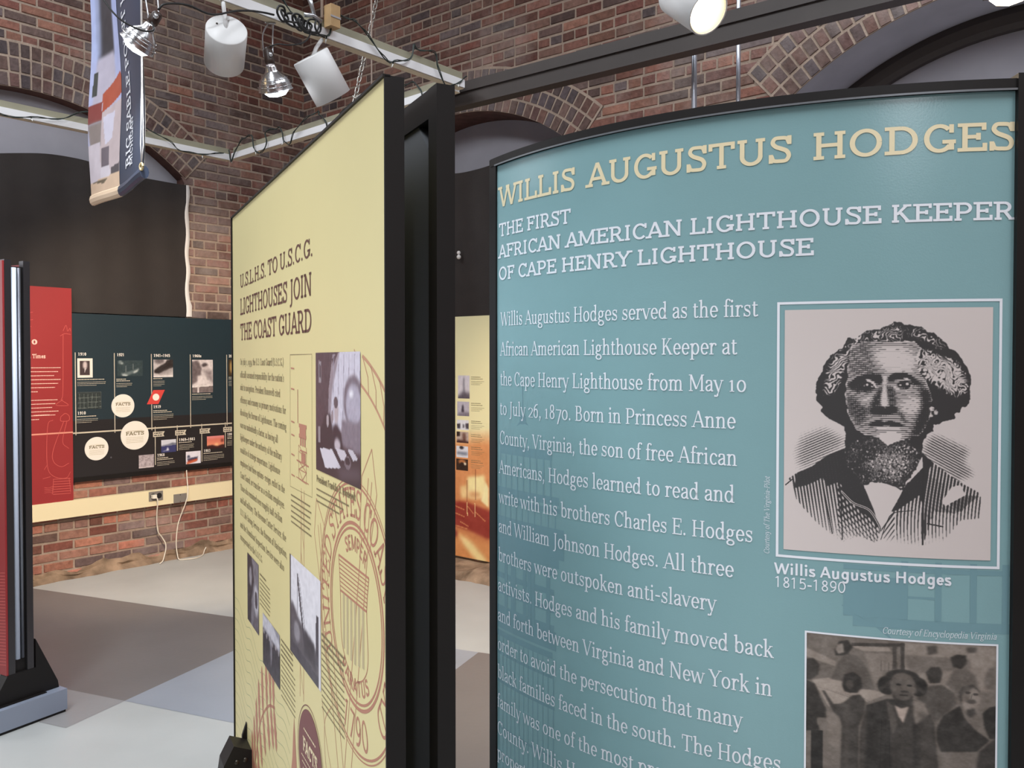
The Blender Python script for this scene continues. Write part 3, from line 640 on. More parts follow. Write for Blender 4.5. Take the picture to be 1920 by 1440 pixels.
GATHERING = {
 'WALLR': [(507,7),(998,1),(997,274),(594,311),(517,178)],
 'BENCH': [(515,84),(863,88),(864,146),(551,200)],
 'LAMP': [(231,54),(440,46),(454,69),(312,83)],
 'DESKT': [(244,36),(521,14),(521,34),(238,57)],
 'POSTA': [(460,36),(480,34),(483,177),(462,179)],
 'POSTB': [(500,12),(521,10),(523,186),(503,188)],
 'PANEL': [(312,91),(461,85),(462,183),(408,188),(410,287),(362,267)],
 'TABLE': [(33,297),(120,272),(282,307),(438,334),(323,402),(283,381),(122,453)],
 'RAILL': [(1,96),(159,162),(159,195),(1,153)],
 'SEATBK': [(5,152),(139,197),(133,279),(46,271)],
 'MAN1': [(133,279),(172,169),(212,100),(279,118),(320,172),(370,315),(282,323),(241,278)],
 'MAN1H': [(154,89),(177,34),(224,22),(251,64),(225,107),(198,122),(158,126)],
 'MAN1F': [(164,56),(197,45),(205,101),(172,116),(158,89)],
 'LEFTB': [(-4,300),(46,320),(81,407),(115,486),(116,528),(62,541),(76,613),(-1,628)],
 'LEFTH': [(-5,170),(38,158),(72,195),(66,261),(26,297),(-4,300)],
 'LEFTL': [(29,618),(93,612),(92,869),(28,874)],
 'SLEEVE': [(62,532),(116,528),(130,568),(96,612),(62,573)],
 'BOYB': [(202,421),(249,367),(289,355),(316,386),(318,468),(285,554),(289,852),(180,861),(197,562),(183,513),(149,483),(87,357),(100,356),(148,434),(182,431)],
 'BOYH': [(194,307),(207,240),(253,219),(294,248),(302,305),(275,348),(235,352),(208,346)],
 'PAPER': [(108,479),(169,506),(190,546),(186,728),(124,684)],
 'MAINB': [(324,418),(431,367),(567,355),(643,390),(679,502),(724,749),(726,816),(289,852),(292,595)],
 'MAINV': [(431,376),(500,419),(567,363),(571,612),(575,828),(466,837),(455,589)],
 'LAPEL': [(428,376),(462,406),(488,519),(462,588),(447,498)],
 'LAPELR': [(567,355),(629,374),(657,438),(583,511),(569,446)],
 'SHIRT': [(472,401),(507,418),(547,402),(518,508),(494,469)],
 'MAINH': [(410,287),(422,228),(469,191),(544,184),(585,229),(607,277),(587,328),(560,323),(444,333),(417,327)],
 'MAINF': [(450,258),(470,220),(524,202),(558,232),(566,297),(560,356),(527,396),(479,396),(451,349)],
 'BROW': [(460,282),(491,271),(511,286),(545,274),(559,286),(512,302),(464,298)],
 'MOU': [(478,338),(512,327),(546,336),(513,352)],
 'BACKB': [(587,345),(654,264),(715,251),(778,294),(793,368),(712,458),(672,486),(650,405)],
 'BACKH': [(632,184),(659,149),(706,144),(721,184),(708,243),(654,248)],
 'FARB': [(736,249),(775,162),(843,140),(892,185),(907,266),(799,342),(784,294)],
 'FARH': [(760,81),(794,62),(842,65),(846,115),(816,150),(775,138)],
 'FARH2': [(636,19),(690,14),(691,63),(644,76)],
 'FARH3': [(841,16),(895,11),(896,44),(848,48)],
 'RIGHTB': [(693,518),(726,440),(813,374),(836,447),(892,517),(969,577),(902,650),(716,666),(694,601)],
 'RIGHTH': [(805,292),(825,257),(879,240),(918,282),(895,350),(821,390)],
 'RIGHTF': [(826,307),(880,260),(915,282),(916,348),(890,417),(856,420),(820,374)],
 'RIGHTBD': [(848,396),(889,384),(897,417),(870,444),(849,429)],
 'EDGEB': [(931,414),(965,377),(999,366),(1004,566),(969,569),(940,496)],
 'EDGEB2': [(850,805),(915,649),(1003,557),(1002,792)],
 'EDGEF': [(934,214),(960,137),(994,125),(997,274),(949,262)],
 'CHAIR': [(723,674),(916,657),(876,736),(724,749)],
}
EL, ER, NT = (0.408, 0.308), (0.598, 0.304), (0.492, 0.388)
def portrait_pic():
    p = Pic(560, 680, (214, 202, 198)); X, Y = p.X, p.Y
    # darkness map of the engraving, then cut into lines
    D = np.zeros((p.h, p.w), np.float32)
    def put(key, val, blur=0, al=1.0):
        nonlocal D
        m = p.mask(mpts(PORTRAIT[key]))
        if blur: m = soft(m, blur)
        D = D * (1 - m * al) + val * m * al
    put('BGL', 0.33, 9); put('BGR', 0.38, 7)
    put('FACE', 0.42, 2); put('FOREL', 0.52, 9); put('FORE', 0.02, 11); put('DARKL', 0.68, 9); put('JAWR', 0.86, 8)
    put('CHEEKR', 0.16, 8); put('FOLDR', 0.75, 4); put('CHEEKL', 0.18, 6, 0.9)
    put('SOCKL', 0.80, 4); put('NOSEL', 0.74, 5); put('NOSER', 0.68, 5); put('NOSE', 0.06, 3)
    put('BROWL', 0.97, 2); put('BROWR', 0.96, 2); put('EYEL', 0.95, 2); put('EYER', 0.97, 1); put('LIDL', 0.0, 1); put('LIDR', 0.05, 1); put('UNDR', 0.12, 2, 0.9)
    put('MOUST', 0.95, 3); put('MOUTH', 0.97, 1); put('LIP', 0.02, 2); put('CHIN', 0.02, 7)
    face = p.mask(mpts(PORTRAIT['FACE'])); tri = lambda u: np.abs(((u) % 1.0) * 2 - 1)
    D = np.clip(D + (fnoise(p.h, p.w, 24, 77) - 0.5) * 0.12 * (D > 0.1), 0, 1)
    yy = Y * p.h / p.w
    lines = tri(yy * 104 + 0.5 * np.sin(X * 9))          # horizontal burin lines on the face
    cross = tri(X * 96 + 0.4 * np.sin(Y * 11))
    ink = (lines < D * 1.02 + 0.03 * (D > 0.1)).astype(np.float32); ink = np.maximum(ink, ((cross < (D - 0.42) * 0.9) & (D > 0.46)).astype(np.float32))
    ink *= (face > 0) | (D > 0.8)
    # background strokes
    bl = 0.5 + 0.5 * np.cos(2 * np.pi * ((yy * 0.93 + X * 0.42) * 84)); br = 0.5 + 0.5 * np.cos(2 * np.pi * ((yy * 0.9 - X * 0.47) * 84))
    ink = np.maximum(ink, ((bl < soft(p.mask(mpts(PORTRAIT['BGL'])), 12) * 0.42)).astype(np.float32)); ink = np.maximum(ink, ((br < soft(p.mask(mpts(PORTRAIT['BGR'])), 8) * 0.46)).astype(np.float32))
    # hair and beard: black with bright curled strands
    hair = p.mask(mpts(PORTRAIT['HAIR'])) * (1 - face)
    wob = (fnoise(p.h, p.w, 42, 8) - 0.5) * 0.022; hx = np.clip(((X + wob) * p.w).astype(int), 0, p.w - 1); hy = np.clip(((Y + wob * 0.8) * p.h).astype(int), 0, p.h - 1)
    hair = hair[hy, hx]
    ink = np.maximum(ink, hair); n1, n2 = fnoise(p.h, p.w, 26, 3), fnoise(p.h, p.w, 30, 5)
    def strands(key, freq, amp, thr, blur, ang):
        m = soft(p.mask(mpts(PORTRAIT[key])), blur); ca, sa = math.cos(R_(ang)), math.sin(R_(ang))
        t = 0.5 + 0.5 * np.cos(2 * np.pi * ((X * sa + yy * ca) * freq + amp * (n1 - 0.5) + 1.2 * (n2 - 0.5)))
        return (t > 1 - m * thr).astype(np.float32)
    wh = np.maximum.reduce([strands('HLEFT', 52, 5, 0.62, 5, 20), strands('HRIGHT', 46, 8, 0.78, 5, -38), strands('HTOP', 34, 7, 0.34, 5, 50), strands('HTOPR', 34, 6, 0.30, 5, -50)])
    wh *= hair; ink = ink * (1 - wh)
    bd = p.mask(mpts(PORTRAIT['BEARD']))[hy, hx]; ink = np.maximum(ink, bd)
    s1, s2 = fnoise(p.h, p.w, 46, 21), fnoise(p.h, p.w, 46, 22); bw = soft(p.mask(mpts(PORTRAIT['BEARDW'])), 14); sq = np.minimum(np.abs(s1 - 0.5), np.abs(s2 - 0.5))
    q1, q2 = fnoise(p.h, p.w, 30, 41), fnoise(p.h, p.w, 34, 42); curl = tri(X * 16 + yy * 22 + q1 * 13 + q2 * 5); wv = np.clip(0.24 + 0.36 * bw + 0.25 * (q2 - 0.5), 0.0, 0.6)
    ink = ink * (1 - bd * (curl > 1 - wv) * (tri(X * 30 - yy * 26 + q2 * 9) > 0.22))
    ink = np.maximum(ink, p.mask(mpts(PORTRAIT['CHIN'])) * 0); chin = soft(p.mask(mpts(PORTRAIT['CHIN'])), 5); ink = np.where(chin > 0.6, 0, ink)
    for cx, cy, rx, ry in ((EL[0], EL[1], 0.0065, 0.005), (ER[0], ER[1], 0.0075, 0.0055), (NT[0], NT[1], 0.010, 0.008)): ink = np.where(((X - cx) / rx) ** 2 + ((Y - cy) / ry) ** 2 < 1, 0, ink)
    for pts in (((0.386, 0.313), (0.396, 0.306), (0.398, 0.315)), ((0.424, 0.309), (0.442, 0.318), (0.428, 0.318)), ((0.556, 0.309), (0.570, 0.303), (0.572, 0.314)), ((0.612, 0.305), (0.634, 0.311), (0.612, 0.317))): ink = np.where((p.mask(pts) > 0) & (lines < 0.8), 0, ink)
    for cx, cy, rx, ry in ((0.716, 0.402, 0.012, 0.010), (0.735, 0.416, 0.010, 0.010), (0.712, 0.430, 0.009, 0.007)): ink = np.where((((X - cx) / rx) ** 2 + ((Y - cy) / ry) ** 2 < 1) & (lines < 0.75), 0, ink)
    # coat: vertical cuts fading out to the ragged lower edge
    jl, jr = p.mask(mpts(PORTRAIT['JACKL'])), p.mask(mpts(PORTRAIT['JACKR']))
    fade = np.clip((0.985 - Y - 0.10 * np.abs(X - 0.45) - 0.06 * fnoise(p.h, p.w, 16, 31)) * 5.0, 0, 1)
    vl = 0.5 + 0.5 * np.cos(2 * np.pi * ((X - 0.16 * yy) * 62)); vr = 0.5 + 0.5 * np.cos(2 * np.pi * (X + 0.02 * np.sin(9 * Y)) * 60); vd = 0.5 + 0.5 * np.cos(2 * np.pi * ((X * 0.82 + yy * 0.55) * 62))
    vx = 0.5 + 0.5 * np.cos(2 * np.pi * ((X * 0.75 - yy * 0.65) * 62))
    inner = X < 0.545
    jm = np.maximum(jl * (np.minimum(vl, np.where(X > 0.27, vx, 1)) < 0.62 * fade + 0.02), jr * (np.where(inner, np.minimum(vd, 1), vr) < 0.66 * fade + 0.02))
    ink = np.maximum(ink * (1 - np.maximum(jl, jr) * (Y > 0.62) * (1 - bd) * (1 - hair)), jm * (1 - bd))
    ink = np.maximum(ink, np.maximum(p.mask(mpts(PORTRAIT['SOLIDL'])), p.mask(mpts(PORTRAIT['SOLIDR']))) * (1 - bd) * (1 - 0.9 * (vl > 0.985)))
    ink = np.maximum(ink, p.mask(mpts(PORTRAIT['LAPR'])) * (vr < 0.80)); ink = np.maximum(ink, p.mask(mpts(PORTRAIT['NOTCHR'])) * (vr < 0.9))
    for k in ('WHITER',): ink = np.where((p.mask(mpts(PORTRAIT[k])) > 0) & (vr < 0.93), 0, ink)
    for k in ('SHIRT', 'COLLAR'): ink = np.where((p.mask(mpts(PORTRAIT[k])) > 0) & (bd < 1), 0, ink)
    p.blend(np.clip(soft(ink, 1) * 1.7 - 0.35, 0, 1), (62, 60, 60))
    dk = (60, 58, 58)
    for k, wd in (('LINEA', 0.006), ('LINEB', 0.006), ('LINEC', 0.010), ('LINED', 0.005), ('LINEE', 0.004), ('POCK', 0.007)):
        pts = mpts(PORTRAIT[k])
        if k in ('LINED',): p.line(catmull(pts, 6), 0.010, (206, 196, 192))
        p.line(catmull(pts, 6) if len(pts) > 2 else pts, wd, dk)
    p.line([(0.008, 0.73), (0.05, 0.70)], 0.006, dk)
    return p
def gathering_pic():
    p = Pic(420, 560, (118, 108, 100)); g = lambda k: [(a, b if b < 0.72 or k not in ('LEFTL', 'BOYB', 'MAINB', 'MAINV', 'EDGEB2') else 1.05) for a, b in mpts(GATHERING[k])]
    pal = lambda v, w=1.0: (v * 1.06 * w, v * 0.97, v * 0.90)
    def put(k, v, blur=2, al=1.0, w=1.0): p.poly(g(k), pal(v, w), al, blur)
    put('WALLR', 138, 4); put('BENCH', 112, 3); put('LAMP', 150, 2); put('PANEL', 128, 2); put('SEATBK', 106, 3); put('RAILL', 140, 2); put('TABLE', 152, 2)
    put('DESKT', 70, 1); put('POSTA', 74, 1); put('POSTB', 66, 1)
    for i in range(6): p.line([(0.40 + i * 0.02, 0.13 + i * 0.004), (0.40 + i * 0.02, 0.20)], 0.004, pal(90), 0.6)
    for i in range(7): p.line([(0.06 + i * 0.05, 0.335 + i * 0.008), (0.30 + i * 0.02, 0.40 + 0.006 * i)], 0.003, pal(96), 0.5)
    put('MAN1', 92, 2); put('MAN1H', 50, 2); put('MAN1F', 132, 2)
    for k in ('FARH2', 'FARH3'): put(k, 78, 3)
    put('FARB', 100, 3); put('FARH', 56, 2); put('EDGEF', 104, 3); put('BACKB', 80, 3); put('BACKH', 58, 2)
    put('LEFTB', 54, 2); put('LEFTH', 62, 2); put('LEFTL', 40, 1); put('SLEEVE', 112, 2); put('PAPER', 126, 3)
    put('BOYB', 66, 2); put('BOYH', 52, 2); p.ell(0.235, 0.30, 0.02, 0.028, pal(86), 0.8, 2)
    put('CHAIR', 112, 3); put('RIGHTB', 52, 2); put('RIGHTH', 66, 2); put('RIGHTF', 136, 3); put('RIGHTBD', 60, 3); p.ell(0.872, 0.345, 0.026, 0.014, pal(70), 0.9, 2); p.ell(0.845, 0.30, 0.02, 0.05, pal(96), 0.6, 3)
    for c in ((0.852, 0.292), (0.893, 0.300)): p.ell(c[0], c[1], 0.014, 0.008, pal(58), 0.9, 1)
    p.line([(0.875, 0.30), (0.868, 0.335)], 0.006, pal(100), 0.8)
    put('EDGEB', 46, 2); put('EDGEB2', 58, 3)
    put('MAINB', 50, 2); put('MAINV', 64, 3); put('LAPEL', 84, 2); put('LAPELR', 138, 3, 0.9); put('SHIRT', 168, 2, 1.0, 1.02)
    p.ell(0.515, 0.375, 0.008, 0.010, pal(70), 1, 1)
    for c in ((0.432, 0.282, 0.050, 0.058), (0.594, 0.276, 0.050, 0.058), (0.513, 0.222, 0.088, 0.046)): p.ell(*c, pal(46), 1, 2)
    for i in range(14): p.ell(0.40 + 0.017 * i, 0.205 + 0.10 * abs(i - 6.5) / 6.5, 0.012, 0.012, pal(66), 0.6, 1)
    p.ell(0.513, 0.280, 0.066, 0.084, pal(88), 1, 2); p.ell(0.548, 0.285, 0.030, 0.060, pal(106), 0.7, 4); p.poly([(0.46, 0.335), (0.57, 0.335), (0.555, 0.385), (0.475, 0.385)], pal(58), 1, 2); p.ell(0.513, 0.330, 0.05, 0.036, pal(84), 1, 3)
    p.ell(0.515, 0.222, 0.05, 0.018, pal(118), 0.6, 4); p.ell(0.523, 0.292, 0.014, 0.022, pal(112), 0.8, 3); p.ell(0.487, 0.303, 0.022, 0.02, pal(104), 0.7, 3); p.ell(0.567, 0.300, 0.02, 0.02, pal(112), 0.7, 3)
    for c in ((0.492, 0.271), (0.549, 0.272)): p.ell(c[0], c[1], 0.014, 0.006, pal(36), 0.9, 1)
    p.ell(0.523, 0.312, 0.022, 0.006, pal(54), 0.8, 1); p.ell(0.52, 0.335, 0.024, 0.005, pal(44), 0.9, 1); p.ell(0.52, 0.352, 0.03, 0.01, pal(100), 0.5, 2)
    for i in range(3): p.line([(0.405 + 0.02 * i, 0.5), (0.40 + 0.025 * i, 0.80)], 0.004, pal(36), 0.6)
    p.poly([(0.60, 0.42), (0.68, 0.46), (0.72, 0.95), (0.60, 0.98)], pal(78), 0.7, 6); p.poly([(0.30, 0.46), (0.33, 0.44), (0.31, 1), (0.28, 1)], pal(92), 0.5, 3); p.poly([(0.20, 0.42), (0.24, 0.40), (0.23, 0.80), (0.20, 0.8)], pal(84), 0.5, 3); p.noise(16, 26, 3); p.noise(9, 90, 4); return p
# ------------------------------------------------------------------ exhibit displays
M_black = mat('black_frame', (25, 22, 21), 0.5, noise=0.1, nscale=5, spec=0.3)
M_black_in = mat('dark_grey_board', (84, 86, 90), 0.6)
M_alu = mat('grey_aluminium', (126, 128, 136), 0.38, metal=0.75)
M_tube = mat('white_channel', (205, 215, 235), 0.35)
M_base = mat('grey_base_paint', (140, 148, 165), 0.4)
M_yellow = mat('yellow_print', (222, 211, 156), 0.42, noise=0.02, nscale=3)
M_teal = mat('teal_print', (134, 170, 174), 0.27, noise=0.05, nscale=2.2, bump=0.03, bscale=350)
M_ghost = mat('teal_print_dark', (120, 156, 164), 0.27)
M_ghost2 = mat('teal_print_light', (128, 166, 170), 0.33)
M_white = mat('white_ink', (236, 238, 244), 0.4)
M_cream = mat('cream_ink', (238, 222, 184), 0.4)
M_brown = mat('brown_ink', (94, 54, 40), 0.5)
M_greyink = mat('grey_ink', (128, 116, 84), 0.5)
M_rose = mat('rose_ink', (180, 124, 102), 0.5)
M_rose_l = mat('rose_line_ink', (190, 142, 112), 0.5)
M_taupe = mat('taupe_ink', (190, 176, 138), 0.5)
M_maroon = mat('maroon_ink', (118, 66, 66), 0.5)
M_green = mat('sage_line_ink', (166, 172, 132), 0.5)
M_print = mat('printed_picture', (128, 128, 128), 0.38, attr='print')
M_trim = mat('grey_trim_strip', (120, 122, 126), 0.4, metal=0.4)
M_bolt = mat('bolt_steel', (70, 66, 60), 0.35, metal=0.8)
TOPZ = 1.92

# ---- yellow two-sided display: local x runs from its far end to its near end, y away from the viewer
YL = 1.401
ye = empty('exhibit_display', (-0.8198, 2.5167, 0), math.atan2(-0.89197, 0.4521), 'tall pale yellow display panel in a black frame, standing edge-on left of the teal panel', 'display')
mb = MB(); mb.box(0, YL, -0.002, 0.006, 0.20, TOPZ - 0.003); ypan = tag(mb.build('graphic_panel', M_yellow, ye), 'pale yellow printed panel')
mb = MB()                                                    # front frame: edge caps all round
mb.box(YL, YL + 0.004, -0.003, 0.0275, 0.18, TOPZ); mb.box(-0.007, 0, -0.006, 0.0275, 0.18, TOPZ); mb.box(-0.007, YL + 0.004, -0.006, 0.0061, TOPZ - 0.0029, TOPZ + 0.0015); mb.box(0, YL, 0.0061, 0.0275, TOPZ - 0.03, TOPZ); mb.box(0, YL, 0.0061, 0.0275, 0.18, 0.21)
mb.box(YL - 0.035, YL, 0.0061, 0.0275, 0.21, TOPZ - 0.03); mb.box(0, 0.035, 0.0061, 0.0275, 0.21, TOPZ - 0.03); mb.build('panel_frame', M_black, ye)
mb = MB(); mb.box(YL - 0.030, YL + 0.004, 0.079, 0.109, 0.10, TOPZ); mb.build('end_post', M_black, ye)
mb = MB(); mb.box(-0.004, 0.030, 0.079, 0.109, 0.10, TOPZ); mb.build('end_post', M_black, ye)
mb = MB(); mb.box(0.030, YL - 0.030, 0.080, 0.108, TOPZ - 0.045, TOPZ); mb.build('top_rail', M_black, ye)
mb = MB(); mb.box(0.031, YL - 0.031, 0.1085, 0.1120, 0.20, TOPZ - 0.01); mb.build('rear_bounce_board', mat('pale_blue_bounce', (206, 222, 228), 0.35), ye)  # unseen pale board, added to bounce light onto the teal panel
mb = MB(); mb.prism([(0.030, 0.20), (YL - 0.030, 0.20), (YL - 0.030, TOPZ - 0.105), (YL - 0.085, TOPZ - 0.045), (0.030, TOPZ - 0.045)], 1, 0.084, 0.098); mb.build('rear_panel', M_black_in, ye)
def foot(parent, x0, x1):
    mb = MB(); t0, t1 = -0.0031, 0.1125
    mb.prism([(t0, 0.455), (t0 - 0.046, 0.474), (t0 - 0.072, 0.425), (t0 - 0.115, 0.13), (t0 - 0.115, 0.10), (t0, 0.10)], 0, x0, x1)
    mb.prism([(t1, 0.455), (t1 + 0.046, 0.474), (t1 + 0.072, 0.425), (t1 + 0.115, 0.13), (t1 + 0.115, 0.10), (t1, 0.10)], 0, x0, x1)
    mb.prism([(t0, 0.50), (t0 - 0.012, 0.465), (t0 - 0.012, 0.10), (t0, 0.10)], 0, x0 - 0.012, x0 - 0.0005); mb.box(x0, x1, t0, t1, 0.10, 0.20)
    g = mb.build('foot_gusset', M_black, parent)
    for zz, yy in ((0.432, -0.020), (0.430, -0.042)):
        b = MB(); b.lathe([(0, 0.004), (0.006, 0.004), (0.007, 0)], 12, Matrix.Translation((x1, yy, zz)) @ Matrix.Rotation(R_(90), 4, 'Y')); b.build('bolt', M_bolt, g)
    mb = MB(); mb.box(x0 - 0.02, x1 + 0.02, -0.14, 0.245, 0.008, 0.10); mb.mi = 1; mb.box(x0 - 0.015, x1 + 0.015, -0.135, 0.24, 0.0, 0.008); mb.build('base_bar', [M_base, M_black], parent)
foot(ye, 0.20, 0.275); foot(ye, YL - 0.275, YL - 0.20)
def Y(o):
    return lambda u, v: (min(u, YL - 0.0003), -0.002 - o, v)   # nothing is printed past the edge
def part(mb, name, m, parent, lab=None): return tag(mb.build(name, m, parent), lab)
# headings
mb = MB()
for t, z, x1, h in (('U.S.L.H.S. TO U.S.C.G.', 1.7025, 0.968, 0.037), ('LIGHTHOUSES JOIN', 1.627, 0.957, 0.046), ('THE COAST GUARD', 1.556, 0.957, 0.0465)):
    put_text(mb, SLAB_MED, t, 0.129, z, h / 0.70, Y(0.0006), width=x1 - 0.129)
part(mb, 'heading_lettering', M_brown, ypan, 'dark brown heading lettering')
mb = MB()
body = [('On July 1, 1939, the U.S. Coast Guard (U.S.C.G.)', 0.56), ("officially assumed responsibility for the nation's", 0.565), ('aids to navigation. President Roosevelt cited', 0.525), ('efficiency and economy as primary motivations for', 0.585), ('dissolving the Bureau of Lighthouses. The coming', 0.59), ('war was undoubtedly a factor, as having all', 0.50), ('lightkeepers under the authority of the military', 0.545), ('would be of strategic importance. Lighthouse', 0.525), ('employees had three options: resign, enlist in the', 0.575), ('Coast Guard, or transfer as a civilian employee.', 0.575), ('Those who remained were roughly half civilian', 0.55), ('and half military. The Revenue Cutter Service, the', 0.59), ('U.S. Life-Saving Service, the Bureau of Navigation,', 0.60), ('and the Steamboat Inspection Service were also', 0.57), ('incorporated in the U.S.C.G.', 0.32)]
for i, (t, w) in enumerate(body): put_text(mb, BOOK, t, 0.124 - 0.0012 * i, 1.488 - i * 0.0354, 0.0245, Y(0.0006), width=w + 0.012)
part(mb, 'body_lettering', M_greyink, ypan, 'grey body lettering')
# seal
mb = MB(); f = Y(0.0003); SX, SZ = 1.24, 1.0775
line_strip(mb, circ(SX, SZ, 0.143, 72), 0.0042, f); line_strip(mb, circ(SX, SZ, 0.152, 72), 0.006, f); line_strip(mb, circ(SX, SZ - 0.004, 0.222, 90, 20, 345), 0.004, f); line_strip(mb, circ(SX, SZ - 0.004, 0.229, 90, 24, 342), 0.0022, f)
put_text(mb, SLAB_THIN, 'UNITED STATES COAST GUARD', 0, 0, 0.05 / 0.70, f, arc=(SX, SZ - 0.002, 0.164, R_(214), 1), width=0.164 * R_(262), space=0.9)
put_text(mb, SANS_B, 'SEMPER', 0, 0, 0.026 / 0.70, f, arc=(SX, SZ, 0.106, R_(118), 1), width=0.106 * R_(62))
put_text(mb, SANS_B, 'PARATUS', 0, 0, 0.026 / 0.70, f, arc=(SX, SZ, 0.132, R_(232), -1), width=-0.132 * R_(-76))
put_text(mb, SANS, '1790', 0, 0, 0.050 / 0.70, f, arc=(SX, SZ - 0.004, 0.212, R_(248), -1), width=0.212 * R_(44))
sh = catmull([(1.142, 1.158), (1.152, 1.10), (1.158, 1.02), (1.185, 0.985), (1.222, 0.968), (1.236, 0.957), (1.25, 0.968), (1.288, 0.985), (1.312, 1.02), (1.306, 1.10), (1.318, 1.156)], 5)
line_strip(mb, sh, 0.0024, f); line_strip(mb, [(1.142, 1.158), (1.318, 1.156)], 0.004, f); line_strip(mb, [(1.151, 1.098), (1.307, 1.10)], 0.004, f)
for i in range(1, 8): line_strip(mb, [(1.143 + 0.0011 * i, 1.158 - i * 0.0074), (1.317 - 0.0013 * i, 1.156 - i * 0.007)], 0.0022, f)
seal = part(mb, 'seal_emblem', M_rose, ypan, 'rose coast guard seal with shield')
mb = MB()
for i in range(6): mb.quad(f(1.168 + i * 0.0225, 0.992 + abs(2.5 - i) * 0.004), f(1.179 + i * 0.0225, 0.992 + abs(2.5 - i) * 0.004), f(1.179 + i * 0.0225, 1.097), f(1.168 + i * 0.0225, 1.097))
part(mb, 'shield_stripes', M_taupe, seal)
# rope ring, crossed anchors and line drawings round the seal
mb = MB(); f = Y(0.00025)
line_strip(mb, circ(1.155, 1.075, 0.452, 40, 14, 73), 0.006, f); line_strip(mb, circ(1.155, 1.075, 0.405, 40, 14, 73), 0.005, f)
for a in range(16, 73, 6): line_strip(mb, [(1.155 + 0.405 * math.cos(R_(a + 2)), 1.075 + 0.405 * math.sin(R_(a + 2))), (1.155 + 0.43 * math.cos(R_(a + 4)), 1.075 + 0.43 * math.sin(R_(a + 4))), (1.155 + 0.452 * math.cos(R_(a + 9)), 1.075 + 0.452 * math.sin(R_(a + 9)))], 0.003, f)
def anchor(tip, ang):
    ca, sa = math.cos(R_(ang)), math.sin(R_(ang)); g = lambda x, y: (tip[0] + x * ca - y * sa, tip[1] + x * sa + y * ca)
    for poly in ([(0, 0), (-0.04, -0.06), (-0.028, -0.16), (0.028, -0.16), (0.04, -0.06)], [(-0.018, -0.16), (-0.018, -0.9)], [(0.018, -0.16), (0.018, -0.9)], [(-0.006, -0.05), (-0.006, -0.16)], [(0.012, -0.05), (0.012, -0.16)]):
        line_strip(mb, [g(*p) for p in poly], 0.003, f, closed=len(poly) > 2)
anchor((1.335, 1.362), -14); anchor((0.985, 1.235), 20)
line_strip(mb, [(0.86, 1.238), (0.84, 0.8)], 0.003, f); line_strip(mb, [(0.884, 1.236), (0.872, 0.8)], 0.003, f)
for i in range(7): line_strip(mb, [(0.860 - 0.0028 * i, 1.225 - i * 0.06), (0.882 - 0.002 * i, 1.175 - i * 0.06)], 0.0022, f)
line_strip(mb, catmull([(1.02, 0.86), (1.06, 0.78), (1.14, 0.70), (1.20, 0.64), (1.15, 0.62), (1.10, 0.70), (1.05, 0.74), (1.04, 0.82), (1.09, 0.87)], 6), 0.0024, f)
line_strip(mb, catmull([(1.10, 0.76), (1.16, 0.70), (1.22, 0.68), (1.205, 0.62), (1.25, 0.55)], 6), 0.004, f); line_strip(mb, [(1.24, 0.70), (1.27, 0.62), (1.30, 0.56), (1.25, 0.60)], 0.004, f, closed=True); line_strip(mb, circ(1.185, 0.665, 0.012, 16), 0.002, f)
part(mb, 'anchor_drawing', M_rose_l, ypan, 'rose line drawing of anchors and rope')
# tower drawing in its thin box
mb = MB(); f = Y(0.0005)
line_strip(mb, [(0.762, 1.5125), (0.955, 1.5125), (0.952, 1.232), (0.757, 1.2285)], 0.0014, f, closed=True)
tw = part(mb, 'tower_drawing', M_greyink, ypan, 'thin drawing of a skeleton light tower')
mb = MB()
for a, b in (((0.842, 1.345), (0.905, 1.345)), ((0.842, 1.366), (0.908, 1.366))): mb.quad(f(a[0], a[1] - 0.004), f(b[0], b[1] - 0.004), f(b[0], b[1] + 0.004), f(a[0], a[1] + 0.004))
mb.quad(f(0.848, 1.349), f(0.902, 1.349), f(0.902, 1.362), f(0.848, 1.362))
for i in range(3): mb.quad(f(0.852 + i * 0.018, 1.325), f(0.863 + i * 0.018, 1.325), f(0.863 + i * 0.018, 1.342), f(0.852 + i * 0.018, 1.342))
mb.quad(f(0.862, 1.292), f(0.898, 1.292), f(0.898, 1.312), f(0.862, 1.312)); line_strip(mb, [(0.85, 1.315), (0.91, 1.315)], 0.003, f); line_strip(mb, [(0.82, 1.292), (0.925, 1.289)], 0.003, f)
line_strip(mb, [(0.832, 1.44), (0.832, 1.37)], 0.004, f); line_strip(mb, [(0.838, 1.325), (0.838, 1.255), (0.905, 1.252), (0.905, 1.325)], 0.002, f)
for p in ([(0.84, 1.325), (0.895, 1.305), (0.84, 1.312)], [(0.84, 1.292), (0.905, 1.275)], [(0.905, 1.292), (0.84, 1.275)], [(0.838, 1.275), (0.907, 1.274)], [(0.84, 1.274), (0.872, 1.256)], [(0.905, 1.274), (0.872, 1.256)], [(0.815, 1.256), (0.925, 1.254)]): line_strip(mb, p, 0.0018, f)
for i, z in enumerate((1.484, 1.44, 1.37, 1.342, 1.30, 1.256)): line_strip(mb, [(0.77, z), (0.80, z - 0.001)], 0.003, f)
part(mb, 'red_lantern_room', M_rose, tw)
